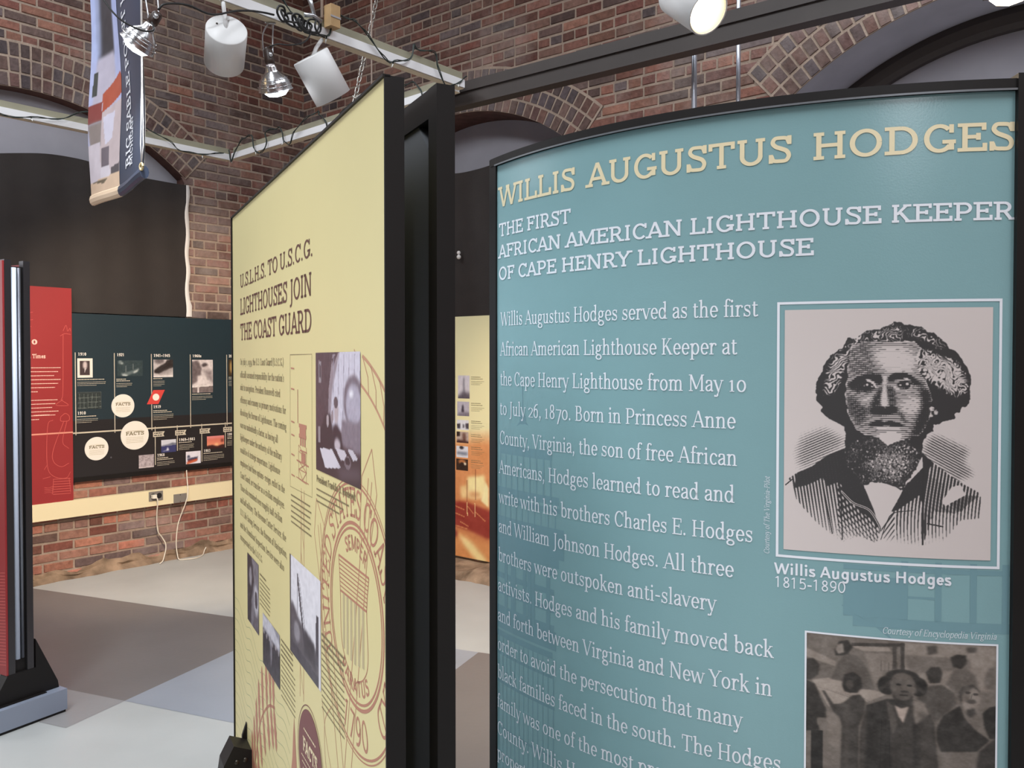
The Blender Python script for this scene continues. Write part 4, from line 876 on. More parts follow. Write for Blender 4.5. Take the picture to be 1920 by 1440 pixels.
# captions (too small to read) and the one legible caption
f = Y(0.0007); capt = lambda mb: part(mb, 'caption_lettering', M_greyink, ypan, 'small grey caption lines')
mb = MB(); put_text(mb, SANS_B, 'President Franklin D. Roosevelt', 0.988, 1.268, 0.019, f, width=0.26)
for i in range(3): greek_line(mb, 0.988, 1.252 - i * 0.0115, 0.22 - 0.03 * i, 0.0045, f, i)
capt(mb); mb = MB()
for i in range(6): greek_line(mb, 0.765, 1.209 - i * 0.0115, 0.17 + 0.01 * (i % 2), 0.005, f, 20 + i)
capt(mb); mb = MB()
for i in range(8): greek_line(mb, 0.40, 0.955 - i * 0.0105, 0.13 - (0.05 if i == 0 else 0), 0.0045 if i else 0.007, f, 40 + i)
capt(mb); mb = MB()
for i in range(12): greek_line(mb, 0.655, 0.862 - i * 0.0115, 0.14 - (0.02 if i < 4 else 0), 0.0045 if i > 3 else 0.007, f, 60 + i)
capt(mb); mb = MB()
for i in range(13): greek_line(mb, 1.022, 0.98 - i * 0.0115, 0.155, 0.0045 if i > 2 else 0.0075, f, 80 + i)
capt(mb)
# contour lines, laurel, buoy silhouettes, medallion
mb = MB(); f = Y(0.0002)
for i in range(15):
    z = 0.800 - i * 0.031; line_strip(mb, catmull([(0.0, z), (0.07, z + 0.004), (0.13, z - 0.014), (0.19, z - 0.034), (0.26, z - 0.022), (0.32, z - 0.044), (0.38, z - 0.066), (0.46, z - 0.052), (0.54, z - 0.076), (0.60, z - 0.094), (0.68, z - 0.082), (0.74, z - 0.10)], 5), 0.0016, f)
part(mb, 'contour_lines', M_green, ypan)
mb = MB(); f = Y(0.0004); stem = catmull([(0.27, 0.36), (0.33, 0.46), (0.40, 0.58), (0.50, 0.655), (0.58, 0.68)], 6); line_strip(mb, stem, 0.007, f)
for i in range(2, len(stem) - 1, 3):
    x, z = stem[i]
    for sg, a in ((1, 96), (-1, -72)):
        L = 0.12 if sg > 0 else 0.10; ca, sa = math.cos(R_(a)), math.sin(R_(a))
        fill_poly(mb, [(x + l * ca - w * sa, z + l * sa + w * ca) for l, w in ((0, 0.004), (L * 0.25, 0.013), (L * 0.42, 0.010), (L * 0.55, 0.016), (L * 0.72, 0.010), (L * 0.85, 0.011), (L, 0), (L * 0.85, -0.011), (L * 0.72, -0.010), (L * 0.55, -0.016), (L * 0.42, -0.010), (L * 0.25, -0.013), (0, -0.004))], f)
for bx in (0.30, 0.34): fill_poly(mb, [(bx - 0.012, 0.30), (bx + 0.012, 0.30), (bx + 0.014, 0.42), (bx, 0.45), (bx - 0.014, 0.42)], f)
part(mb, 'laurel_print', M_rose, ypan, 'rose laurel leaf print')
mb = MB(); fill_poly(mb, [(0.745, 0.50), (0.755, 0.56), (0.75, 0.60), (0.765, 0.64), (0.775, 0.70), (0.783, 0.735), (0.792, 0.70), (0.80, 0.66), (0.81, 0.62), (0.815, 0.56), (0.835, 0.53), (0.83, 0.50)], f)
part(mb, 'buoy_silhouette', M_rose, ypan); mb = MB()
fill_poly(mb, [(1.00, 0.50), (1.03, 0.52), (1.035, 0.60), (1.02, 0.66), (1.00, 0.68)], f)
part(mb, 'buoy_silhouette', M_rose, ypan)
mb = MB(); f = Y(0.0008); fill_poly(mb, circ(0.925, 0.70, 0.098, 48)[:-1], f); line_strip(mb, circ(0.925, 0.70, 0.106, 60), 0.002, f); med = part(mb, 'facts_medallion', M_maroon, ypan, 'round maroon medallion')
mb = MB(); f = Y(0.0012); put_text(mb, FAT, 'FACTS', 0.868, 0.700, 0.030 / 0.7, f, width=0.118); greek_line(mb, 0.875, 0.744, 0.10, 0.006, f, 3)
for i in range(5): greek_line(mb, 0.855 + 0.006 * i, 0.685 - i * 0.012, 0.14 - 0.012 * i, 0.004, f, 5 + i)
part(mb, 'medallion_lettering', M_cream, med)
# photographs on the yellow panel
p = Pic(110, 90, (84, 68, 74)); p.a[:] = (82, 66, 72)
p.poly([(0.30, 0.62), (0.33, 0.30), (0.42, 0.02), (1, 0.0), (1, 0.62)], (150, 138, 148)); p.poly([(0.36, 0.62), (0.40, 0.32), (0.58, 0.0), (1, 0.0), (1, 0.62)], (206, 204, 220), 1, 1)
p.poly([(0.40, 0.06), (0.55, 0.0), (0.44, 0.12)], (84, 68, 74))
for i in range(6): p.line([(0.42 + 0.11 * i, 0.62 - 0.02 * i), (0.45 + 0.11 * i, 0.02)], 0.012, (160, 154, 172))
p.ell(0.86, 0.38, 0.20, 0.20, (120, 110, 122), 1, 1); p.ell(0.86, 0.40, 0.15, 0.16, (176, 172, 190), 1, 1); p.ell(0.82, 0.32, 0.04, 0.03, (240, 240, 250), 1, 1)
p.poly([(0.62, 0.52), (1, 0.52), (1, 0.75), (0.60, 0.72)], (130, 120, 132), 1, 1); p.noise(14, 30, 4)
p.poly([(0.08, 0.07), (0.15, 0.08), (0.15, 0.26), (0.08, 0.25)], (150, 142, 150)); p.poly([(0.10, 0.10), (0.14, 0.11), (0.14, 0.22), (0.10, 0.21)], (70, 58, 64))
p.poly([(0.0, 0.75), (0.14, 0.62), (0.24, 0.50), (0.36, 0.50), (0.42, 0.62), (0.46, 0.82), (0.0, 0.85)], (58, 46, 50), 1, 1); p.poly([(0.42, 0.6), (0.5, 0.56), (0.6, 0.62), (0.66, 0.80), (0.44, 0.80)], (54, 42, 48), 1, 1)
p.ell(0.50, 0.47, 0.045, 0.10, (186, 172, 178), 1, 1); p.ell(0.49, 0.40, 0.045, 0.05, (96, 84, 90)); p.ell(0.41, 0.52, 0.025, 0.05, (150, 136, 142)); p.ell(0.30, 0.56, 0.03, 0.05, (176, 164, 170)); p.ell(0.52, 0.73, 0.07, 0.05, (196, 186, 196), 1, 1)
p.poly([(0.06, 0.62), (0.12, 0.62), (0.12, 0.76), (0.06, 0.76)], (150, 140, 146))
p.poly([(0.0, 0.82), (0.4, 0.76), (1, 0.78), (1, 1), (0, 1)], (64, 50, 54)); p.poly([(0.10, 0.80), (0.40, 0.78), (0.60, 0.90), (0.24, 0.95)], (214, 210, 222)); p.poly([(0.48, 0.76), (0.66, 0.75), (0.78, 0.82), (0.60, 0.84)], (206, 200, 212)); p.poly([(0.74, 0.74), (0.84, 0.73), (0.95, 0.79), (0.85, 0.81)], (200, 196, 208)); p.ell(0.74, 0.84, 0.07, 0.05, (120, 108, 116)); p.ell(0.74, 0.83, 0.05, 0.03, (60, 48, 52)); p.poly([(0.5, 0.92), (0.95, 0.86), (1, 0.92), (0.6, 0.98)], (120, 108, 120), 0.6, 3)
p.mesh('photograph', Y(0.0009), 0.987, 1.2915, 1.278, 1.5147, M_print, ypan)
p = Pic(60, 66, (228, 228, 238)); p.poly([(0, 0.52), (0.1, 0.46), (0.3, 0.56), (0.5, 0.62), (0.6, 0.7), (0.8, 0.66), (1, 0.78), (1, 1), (0, 1)], (90, 84, 92), 1, 1)
p.line([(0.28, 0.16), (0.54, 0.84)], 0.05, (80, 74, 84)); p.line([(0.28, 0.16), (0.28, 0.55)], 0.02, (130, 126, 136)); p.line([(0.34, 0.18), (0.60, 0.80)], 0.015, (130, 126, 136)); p.poly([(0.86, 0.35), (0.94, 0.35), (0.95, 0.8), (0.85, 0.8)], (70, 64, 74)); p.poly([(0.5, 0.6), (0.8, 0.64), (0.85, 0.84), (0.5, 0.86)], (60, 54, 62), 1, 1); p.ell(0.25, 0.72, 0.1, 0.1, (150, 146, 156), 1, 1)
p.poly([(0, 0.85), (1, 0.9), (1, 1), (0, 1)], (70, 64, 74)); p.noise(15, 22, 6); p.line([(0.28, 0.14), (0.52, 0.80)], 0.035, (64, 58, 68)); p.line([(0.02, 0.0), (0.02, 1)], 0.05, (70, 64, 70)); p.poly([(0.93, 0), (1, 0), (1, 1), (0.93, 1)], (226, 226, 236)); p.mesh('photograph', Y(0.0009), 0.751, 0.8705, 1.016, 1.0815, M_print, ypan)
p = Pic(50, 60, (120, 116, 126)); p.poly([(0, 0), (0.4, 0), (0.6, 0.3), (0.4, 0.6), (0.3, 1), (0, 1)], (50, 44, 54), 1, 1); p.ell(0.30, 0.3, 0.12, 0.14, (150, 146, 156), 1, 1); p.ell(0.78, 0.55, 0.2, 0.22, (180, 178, 188), 1, 1); p.ell(0.78, 0.55, 0.12, 0.12, (80, 74, 84)); p.poly([(0.6, 0.8), (1, 0.78), (1, 1), (0.5, 1)], (96, 90, 100)); p.noise(30, 16, 9); p.mesh('photograph', Y(0.0009), 0.2225, 0.7955, 0.385, 0.9775, M_print, ypan)
p = Pic(60, 50, (150, 148, 160)); p.poly([(0, 0.3), (1, 0.34), (1, 1), (0, 1)], (54, 48, 58), 1, 1); p.poly([(0, 0.02), (0.6, 0.0), (1, 0.2), (1, 0.3), (0, 0.28)], (196, 196, 208), 1, 1); p.ell(0.5, 0.55, 0.08, 0.26, (170, 168, 180), 1, 1)
for i in range(6): p.ell(0.08 + 0.17 * i, 0.34 + 0.03 * (i % 2), 0.04, 0.05, (150, 144, 150)); p.poly([(0.02 + 0.17 * i, 0.42), (0.15 + 0.17 * i, 0.42), (0.16 + 0.17 * i, 0.95), (0.01 + 0.17 * i, 0.95)], (44, 38, 48), 0.7, 1)
p.noise(24, 14, 12); p.mesh('photograph', Y(0.0009), 0.439, 0.744, 0.642, 0.870, M_print, ypan)

# ---- teal curved display: part of a cylinder, measured along its arc from its left edge
TC = Vector((0.87568, 2.38430, 0)); TR = 1.0503; TA0 = R_(-149.729)
TO = Vector((0.42, 1.70, 0))
def T(s, z, o=0.0):
    a = TA0 + s / TR; return (TC.x + (TR + o) * math.cos(a) - TO.x, TC.y + (TR + o) * math.sin(a) - TO.y, z)
te = empty('exhibit_display', TO, 0, 'curved teal display panel with white lettering and an engraved portrait, at right', 'display')
def curved_slab(mb, s0, s1, z0, z1, o0, o1, n=40):
    for i in range(n):
        a, b = s0 + (s1 - s0) * i / n, s0 + (s1 - s0) * (i + 1) / n
        for oo in (o0, o1): mb.quad(T(a, z0, oo), T(b, z0, oo), T(b, z1, oo), T(a, z1, oo))
        for zz in (z0, z1): mb.quad(T(a, zz, o0), T(b, zz, o0), T(b, zz, o1), T(a, zz, o1))
    for s in (s0, s1): mb.quad(T(s, z0, o0), T(s, z0, o1), T(s, z1, o1), T(s, z1, o0))
W_T = 1.006
mb = MB(); mb.sm = True; V = [T((W_T + 0.012) * i / 60 - 0.012, z) for i in range(61) for z in (0.20, 1.92)]; mb.add(V, [(2 * i, 2 * i + 2, 2 * i + 3, 2 * i + 1) for i in range(60)])
tpan = tag(mb.build('graphic_panel', M_teal, te), 'teal printed panel')
mb = MB(); curved_slab(mb, -0.014, W_T + 0.02, 0.20, 1.92, -0.012, -0.003); mb.build('backing_board', M_black, te)
mb = MB(); curved_slab(mb, -0.022, W_T + 0.01, 1.9215, 1.938, -0.03, 0.006); mb.build('top_rail', M_black, te)
mb = MB(); curved_slab(mb, 0.0, W_T, 1.9195, 1.9225, 0.0065, 0.0085); mb.build('trim_strip', M_trim, te)
mb = MB(); curved_slab(mb, -0.02, W_T + 0.01, 0.18, 0.205, -0.03, 0.006); mb.build('bottom_rail', M_black, te)
mb = MB(); curved_slab(mb, -0.030, -0.001, 0.0, 1.938, -0.05, 0.004, 4); mb.build('side_post', M_black, te)
mb = MB(); curved_slab(mb, 1.0035, 1.10, 0.0, 1.945, -0.05, 0.010, 6); mb.build('side_post', M_black, te)
for s in (0.0, 1.05):
    mb = MB(); a = TA0 + s / TR; mb.box(-0.25, 0.25, -0.05, 0.05, 0.0, 0.03, Matrix.Translation(Vector(T(s, 0, -0.02))) @ Matrix.Rotation(a, 4, 'Z')); mb.build('base_bar', M_base, te)
def tf(o): return lambda u, v: T(u, v, o)
mb = MB(); f = tf(0.0009)
for t, x, z, h, w in (('WILLIS', 0.0085, 1.8295, 0.0435, 0.2475), ('AUGUSTUS', 0.2845, 1.8285, 0.0442, 0.388), ('HODGES', 0.701, 1.828, 0.0442, 0.304)):
    mb = MB(); put_text(mb, SLAB, t, x, z, h / 0.7, f, width=w); tag(mb.build('title_lettering', M_cream, tpan), 'cream title lettering')
mb = MB()
put_text(mb, SLAB, 'THE FIRST', 0.0080, 1.7663, 0.0285 / 0.7, f, width=0.236); put_text(mb, SLAB, 'AFRICAN AMERICAN LIGHTHOUSE KEEPER', 0.0068, 1.7200, 0.0285 / 0.7, f, width=0.998)
put_text(mb, SLAB, 'OF CAPE HENRY LIGHTHOUSE', 0.0068, 1.6728, 0.0285 / 0.7, f, width=0.700)
tag(mb.build('subtitle_lettering', M_white, tpan), 'white subtitle lettering')
mb = MB(); f = tf(0.0010)
lines = [('Willis Augustus Hodges served as the first', 1.5745, 0.0158, 0.6165), ('African American Lighthouse Keeper at', 1.5105, 0.0135, 0.5820), ('the Cape Henry Lighthouse from May 10', 1.4465, 0.0135, 0.5980), ('to July 26, 1870. Born in Princess Anne', 1.3833, 0.0118, 0.5800), ('County, Virginia, the son of free African', 1.3197, 0.0107, 0.5830), ('Americans, Hodges learned to read and', 1.2563, 0.0083, 0.5790), ('write with his brothers Charles E. Hodges', 1.1913, 0.0083, 0.6100), ('and William Johnson Hodges. All three', 1.1278, 0.0061, 0.5780), ('brothers were outspoken anti-slavery', 1.0650, 0.0061, 0.5480), ('activists. Hodges and his family moved back', 0.9990, 0.0037, 0.6450), ('and forth between Virginia and New York in', 0.9336, 0.0022, 0.6430), ('order to avoid the persecution that many', 0.8700, 0.0022, 0.5940), ('black families faced in the south. The Hodges', 0.8080, 0.0022, 0.6580), ('family was one of the most prominent', 0.7440, 0.0, 0.556), ('County. Willis Hodges', 0.6850, 0.0, 0.345), ('property', 0.6300, 0.0, 0.128)]
for t, z, a, b in lines: put_text(mb, BOOK, t, a, z, 0.0415, f, width=b - a + 0.002)
tag(mb.build('body_lettering', M_white, tpan), 'white body lettering')
mb = MB(); put_text(mb, SANS_B, 'Willis Augustus Hodges', 0.6465, 1.1425, 0.0265, f, width=0.270); put_text(mb, SANS, '1815-1890', 0.647, 1.1200, 0.0262, f, width=0.112)
put_text(mb, BOOK_I, 'Courtesy of The Virginia-Pilot', 0.6385, 1.174, 0.0125, f, width=0.131, vertical=True); put_text(mb, BOOK_I, 'Courtesy of Encyclopedia Virginia', 0.8140, 1.0592, 0.0150, f, width=0.170)
tag(mb.build('caption_lettering', M_white, tpan), 'white picture captions')
# ghosted lighthouse print behind the text
mb = MB(); f = tf(0.0003)
def q4(a, b, c, d):
    n = max(1, int(abs(b - a) / 0.04))
    for i in range(n): u, v = a + (b - a) * i / n, a + (b - a) * (i + 1) / n; mb.quad(f(u, c), f(v, c), f(v, d), f(u, d))
q4(0.0965, 0.1000, 1.385, 1.452); q4(0.088, 0.110, 1.374, 1.386)
fill_poly(mb, [(0.100, 1.374), (0.09, 1.374), (0.030, 1.323), (0.020, 1.318), (0.185, 1.318), (0.178, 1.323), (0.108, 1.374)], f)
q4(0.012, 0.192, 1.300, 1.319)
for i in range(9): q4(0.012 + i * 0.0218, 0.016 + i * 0.0218, 1.228, 1.300)
q4(-0.012, 0.212, 1.212, 1.228); q4(-0.012, 0.214, 1.196, 1.206)
for i in range(11): q4(-0.010 + i * 0.021, -0.007 + i * 0.021, 1.165, 1.196)
q4(-0.012, 0.226, 1.104, 1.165); q4(-0.012, 0.212, 1.086, 1.104)
for z in (1.070, 1.030, 0.995, 0.958): q4(-0.012, 0.198, z, z + 0.012)
for x in (-0.012, 0.030, 0.055, 0.062, 0.10, 0.115, 0.128, 0.175): q4(x, x + 0.012, 0.955, 1.086)
q4(-0.012, 0.204, 0.92, 0.958); q4(-0.012, 0.194, 0.902, 0.915); q4(-0.012, 0.194, 0.862, 0.868)
for i in range(14): q4(-0.010 + i * 0.0158, -0.0075 + i * 0.0158, 0.56, 0.902)
for z in (0.80, 0.70, 0.60): q4(-0.012, 0.200, z, z + 0.006)
tag(mb.build('lighthouse_print', M_ghost, tpan), 'faint darker lighthouse print'); mb = MB()
q4(0.770, 1.003, 1.068, 1.084); q4(0.755, 0.85, 1.084, 1.150); fill_poly(mb, [(0.752, 1.10), (0.78, 1.084), (0.835, 1.045), (0.80, 1.084), (0.80, 1.11)], f)
for x in (0.842, 0.892, 0.944, 0.992): q4(x, x + 0.010, 1.084, 1.178)
q4(0.755, 1.003, 1.160, 1.168); q4(0.842, 0.892, 1.118, 1.122)
tag(mb.build('building_print', M_ghost, tpan), 'faint darker building print')
# framed portrait and the gathering picture
mb = MB(); f = tf(0.0007)
def band(a0, a1, z0, z1, w):
    for (p, q, r, s) in ((a0, a1, z1 - w, z1), (a0, a1, z0, z0 + w), (a0, a0 + w, z0, z1), (a1 - w, a1, z0, z1)):
        n = 10
        for i in range(n): u, v = p + (q - p) * i / n, p + (q - p) * (i + 1) / n; mb.quad(f(u, r), f(v, r), f(v, s), f(u, s))
band(0.6490, 0.9875, 1.1710, 1.5972, 0.0042); b1 = tag(mb.build('portrait_border', M_white, tpan), 'white line border')
portrait_pic().mesh('portrait_print', tf(0.0008), 0.6613, 1.1845, 0.9737, 1.5838, M_print, tpan)
mb = MB(); band(0.6960, 0.9870, 0.785, 1.0520, 0.0030); mb.build('picture_border', M_white, tpan)
gathering_pic().mesh('gathering_print', tf(0.0008), 0.6990, 0.788, 0.9840, 1.0490, M_print, tpan)
# ------------------------------------------------------------------ red display at the left edge
M_red = mat('red_print', (152, 48, 50), 0.4, noise=0.03, nscale=3)
M_red_l = mat('red_print_light', (200, 92, 86), 0.4)
M_navy = mat('navy_print', (34, 50, 58), 0.4, noise=0.05, nscale=3)
M_charcoal = mat('charcoal_print', (36, 34, 36), 0.4)
M_beige = mat('beige_ink', (206, 196, 176), 0.5)
M_offwhite = mat('off_white_ink', (238, 232, 222), 0.5)
ld = empty('exhibit_display', (-3.266, 4.152, 0), R_(-30), 'red two-sided display with grey metal end posts, cut off by the left edge', 'display')
LL = 1.40; M_post = mat('dark_metal_post', (74, 72, 74), 0.32, metal=0.7)
mb = MB(); mb.box(0.0, LL - 0.002, -0.004, 0.004, 0.215, 1.905); lp = mb.build('graphic_panel', M_red, ld)
mb = MB(); f = lambda u, v: (u, -0.0045, v)
for i in range(30): line_strip(mb, [(LL - 0.25, 0.23 + i * 0.013), (LL - 0.004, 0.26 + i * 0.013)], 0.003, f)
mb.build('line_pattern', M_red_l, lp)
for y0 in (0.0041, 0.081):
    mb = MB(); mb.box(LL - 0.03, LL, y0, y0 + 0.027, 0.18, 1.91); mb.build('end_post', M_post, ld)
    mb = MB(); mb.box(0.0, 0.03, y0, y0 + 0.027, 0.18, 1.91); mb.build('end_post', M_alu, ld)
mb = MB(); mb.box(0.03, LL - 0.03, 0.0041, 0.1044, 0.215, 1.885); mb.build('core_board', M_black, ld)
mb = MB(); mb.box(LL - 0.029, LL - 0.012, 0.031, 0.081, 0.18, 1.885); mb.build('end_channel', M_black, ld)
mb = MB(); mb.tube([(LL - 0.010, 0.045, 0.27), (LL - 0.010, 0.045, 1.88)], 0.011, 12); mb.build('light_tube', M_tube, ld)
mb = MB(); mb.tube([(LL - 0.008, 0.066, 0.27), (LL - 0.008, 0.066, 1.88)], 0.007, 10); mb.build('conduit', M_alu, ld)
mb = MB(); mb.box(0.0, LL - 0.031, 0.1045, 0.1080, 0.215, 1.90); mb.build('rear_panel', M_red, ld)
def foot2(parent, x0, x1):
    mb = MB(); t0, t1 = -0.0045, 0.1145
    mb.prism([(t0, 0.212), (t0 - 0.05, 0.13), (t0 - 0.06, 0.10), (t0, 0.10)], 0, x0, x1); mb.prism([(t1, 0.335), (t1 + 0.095, 0.13), (t1 + 0.10, 0.10), (t1, 0.10)], 0, x0, x1); mb.box(x0, x1, t0, t1, 0.10, 0.215)
    mb.build('foot_gusset', M_black, parent)
    mb = MB(); mb.box(x0 - 0.05, x1 + 0.045, -0.113, 0.2225, 0.012, 0.10); mb.mi = 1; mb.box(x0 - 0.045, x1 + 0.04, -0.108, 0.2175, 0.0, 0.012); mb.mi = 2; mb.box(x0 - 0.02, x1 + 0.018, -0.11, 0.15, 0.10, 0.103)
    mb.build('base_bar', [M_base, M_black, M_black], parent)
foot2(ld, 0.01, 0.05); foot2(ld, LL - 0.045, LL + 0.003)

# ------------------------------------------------------------------ panels fixed along the left wall
def wall_box(mb, F, a, b, z0, z1, o0, o1):
    P = [F(a, z0, o0), F(b, z0, o0), F(b, z0, o1), F(a, z0, o1), F(a, z1, o0), F(b, z1, o0), F(b, z1, o1), F(a, z1, o1)]
    mb.add(P, [(0, 3, 2, 1), (4, 5, 6, 7), (0, 1, 5, 4), (1, 2, 6, 5), (2, 3, 7, 6), (3, 0, 4, 7)])
def grp(name, loc, label, cat, group=None):
    t = empty(name, loc, 0, label, cat, group); L = Vector(loc)
    return t, (lambda F: (lambda a, z, o=0.0: tuple(Vector(F(a, z, o)) - L)))
tl, rel = grp('timeline_panel', WL(-1.2, 0.66, -0.02), 'long dark navy timeline panel of small pictures and dates on the left brick wall', 'wall panel')
FL = rel(WL)
def S_(o): return lambda u, v: FL(u, v, -o)
mb = MB(); wall_box(mb, FL, -1.965, -0.10, 0.895, 1.825, -0.0125, -0.0300); mb.mi = 1; wall_box(mb, FL, -1.965, -0.10, 0.69, 0.895, -0.0125, -0.0300)
tb = mb.build('graphic_panel', [M_navy, M_charcoal], tl)
# the navy print runs down to a charcoal band that starts at z = 1.08
mb = MB(); f = S_(0.0302); mb.quad(f(-1.965, 0.69), f(-0.10, 0.69), f(-0.10, 1.085), f(-1.965, 1.085)); mb.build('charcoal_band', M_charcoal, tb)
mb = MB(); wall_box(mb, FL, -1.975, -0.10, 0.66, 0.69, -0.0125, -0.036); mb.build('bottom_ledge', M_black, tl)
mb = MB(); f = S_(0.0306)
line_strip(mb, [(-1.965, 1.0), (-0.10, 1.0)], 0.010, f)
for s, z0 in ((-1.943, 1.556), (-1.673, 1.553), (-1.399, 1.548), (-1.09, 1.547), (-0.778, 1.546), (-0.48, 1.546)): line_strip(mb, [(s, 0.985), (s, z0)], 0.0055, f)
for s, z0 in ((-1.374, 0.727), (-1.2, 0.818), (-0.998, 0.717), (-0.794, 0.811)): line_strip(mb, [(s, 1.01), (s, z0)], 0.0055, f)
mb.build('timeline_rule', M_beige, tb)
mb = MB(); f = S_(0.0308)
for t, s, z, w in (('1910', -1.924, 1.534, 0.056), ('1921', -1.654, 1.531, 0.054), ('1941\u20131945', -1.381, 1.527, 0.128), ('1960s', -1.071, 1.525, 0.074), ('2000', -0.760, 1.525, 0.056), ('1910', -1.931, 1.126, 0.056), ('1939', -1.386, 1.147, 0.058), ('1968', -1.359, 0.786, 0.058), ('1969\u20131983', -1.187, 0.888, 0.132), ('1983', -0.982, 0.788, 0.057), ('1990', -0.777, 0.902, 0.056)): mb = MB(); put_text(mb, FAT, t, s, z, 0.021 / 0.7, f, width=w); mb.build('year_lettering', M_offwhite, tb)
mb = MB()
for i, (s, z, w, nb, n) in enumerate(((-1.931, 1.364, 0.185, 1, 3), (-1.660, 1.362, 0.10, 2, 3), (-1.385, 1.361, 0.07, 1, 4), (-1.077, 1.237, 0.16, 1, 3), (-0.762, 1.362, 0.12, 2, 4), (-1.935, 1.108, 0.13, 1, 3), (-1.388, 1.124, 0.145, 2, 4), (-1.361, 0.770, 0.125, 2, 3), (-1.187, 0.873, 0.108, 1, 4), (-0.984, 0.773, 0.165, 1, 4), (-0.777, 0.887, 0.12, 2, 4))):
    mb = MB()
    for j in range(nb): greek_line(mb, s, z - j * 0.0125, w * (1 if j == nb - 1 else 0.75), 0.0085, f, 100 + i * 9 + j, 0.9)
    for j in range(n): greek_line(mb, s, z - nb * 0.0125 - 0.004 - j * 0.0115, (w if nb == 1 else w) * (0.95 if j < n - 1 else 0.6) + 0.02, 0.0045, f, 300 + i * 9 + j)
    mb.build('caption_lettering', M_beige, tb)
mb = MB()
for s in (-1.391, -1.217, -1.015, -0.812):
    f2 = S_(0.0312)
    mb = MB(); mb.add([f(s, 0.972), f(s + 0.092, 0.972), f(s + 0.080, 0.952), f(s + 0.088, 0.934), f(s, 0.934)], [(0, 1, 2, 3, 4)]); dt = mb.build('date_tag', M_beige, tb)
    mb = MB(); greek_line(mb, s + 0.008, 0.956, 0.064, 0.010, f2, int(-s * 100)); greek_line(mb, s + 0.008, 0.940, 0.062, 0.010, f2, int(-s * 90)); mb.build('tag_lettering', M_charcoal, dt)
mb = MB(); mb.add([f(-1.386, 1.281), f(-1.297, 1.281), f(-1.347, 1.178), f(-1.436, 1.178)], [(0, 1, 2, 3)]); fl = mb.build('signal_flag_print', mat('flag_red', (214, 70, 64), 0.5), tb)
mb = MB(); mb.add([f2(*p) for p in circ(-1.366, 1.229, 0.026, 20)[:-1]], [tuple(range(20))]); mb.build('badge_print', M_offwhite, fl)
for i, (s, z, r) in enumerate(((-1.6145, 1.175, 0.083), (-1.529, 0.957, 0.104), (-1.804, 0.882, 0.082))):
    mb = MB(); mb.add([S_(0.034)(*p) for p in circ(s, z, r, 40)[:-1]], [tuple(range(40))]); pr = [(S_(0.030)(*p), S_(0.034)(*p)) for p in circ(s, z, r, 40)]
    for (a, b), (c, d) in zip(pr[:-1], pr[1:]): mb.quad(a, c, d, b)
    disc = mb.build('facts_disc', M_offwhite, tb); mb = MB(); k = r / 0.083
    put_text(mb, FAT, 'FACTS', s - 0.054 * k, z + 0.002, 0.021 * k / 0.7, S_(0.0346), width=0.108 * k)
    mb.build('disc_lettering', M_greyink, disc); mb = MB()
    greek_line(mb, s - 0.045 * k, z + 0.024 * k, 0.09 * k, 0.004 * k, S_(0.0346), i)
    for j in range(4): greek_line(mb, s - 0.052 * k, z - 0.014 * k - j * 0.0095 * k, 0.104 * k, 0.0035 * k, S_(0.0346), 7 * i + j)
    mb.build('disc_small_print', M_taupe, disc)
def pic(p, s0, z0, s1, z1, o=0.0316, F=S_, parent=tb, nm='photograph'): return p.mesh(nm, F(o), s0, z0, s1, z1, M_print, parent)
p = Pic(30, 36, (232, 226, 216)); p.poly([(0.18, 0.13), (0.80, 0.13), (0.80, 0.86), (0.18, 0.86)], (70, 56, 58)); p.ell(0.5, 0.35, 0.15, 0.18, (206, 190, 190), 1, 1); p.poly([(0.45, 0.5), (0.6, 0.5), (0.48, 0.72)], (196, 186, 186)); pic(p, -1.930, 1.381, -1.826, 1.515)
p = Pic(50, 32, (52, 66, 70)); p.poly([(0.15, 0.80), (0.45, 0.72), (0.85, 0.48), (0.80, 0.7), (0.5, 0.9), (0.25, 0.98)], (100, 112, 114), 1, 1); p.poly([(0.18, 0.88), (0.45, 0.9), (0.35, 0.99), (0.22, 0.97)], (206, 212, 210), 1, 1); p.poly([(0.62, 0.74), (0.84, 0.55), (0.78, 0.72), (0.66, 0.82)], (200, 206, 204), 1, 1); p.line([(0.35, 0.75), (0.34, 0.35)], 0.04, (96, 106, 108)); p.line([(0.62, 0.6), (0.63, 0.22)], 0.04, (96, 106, 108)); p.ell(0.13, 0.12, 0.07, 0.12, (130, 140, 140), 0.8, 1); p.ell(0.2, 0.2, 0.04, 0.06, (180, 190, 188), 1, 1); p.noise(12, 14, 2); pic(p, -1.654, 1.388, -1.466, 1.501)
p = Pic(44, 40, (196, 188, 188)); p.poly([(0.05, 0.6), (0.35, 0.35), (0.6, 0.2), (0.7, 0.02), (1, 0.0), (1, 0.45), (0.6, 0.65), (0.3, 0.8), (0.05, 0.75)], (50, 44, 44), 1, 1); p.ell(0.3, 0.1, 0.25, 0.14, (110, 102, 104), 1, 2); p.poly([(0.35, 0.75), (0.9, 0.48), (1, 0.6), (0.8, 0.8), (0.3, 0.85)], (160, 152, 152), 1, 2); p.poly([(0, 0.92), (1, 0.86), (1, 1), (0, 1)], (220, 214, 212)); p.noise(16, 12, 3); pic(p, -1.384, 1.376, -1.231, 1.507)
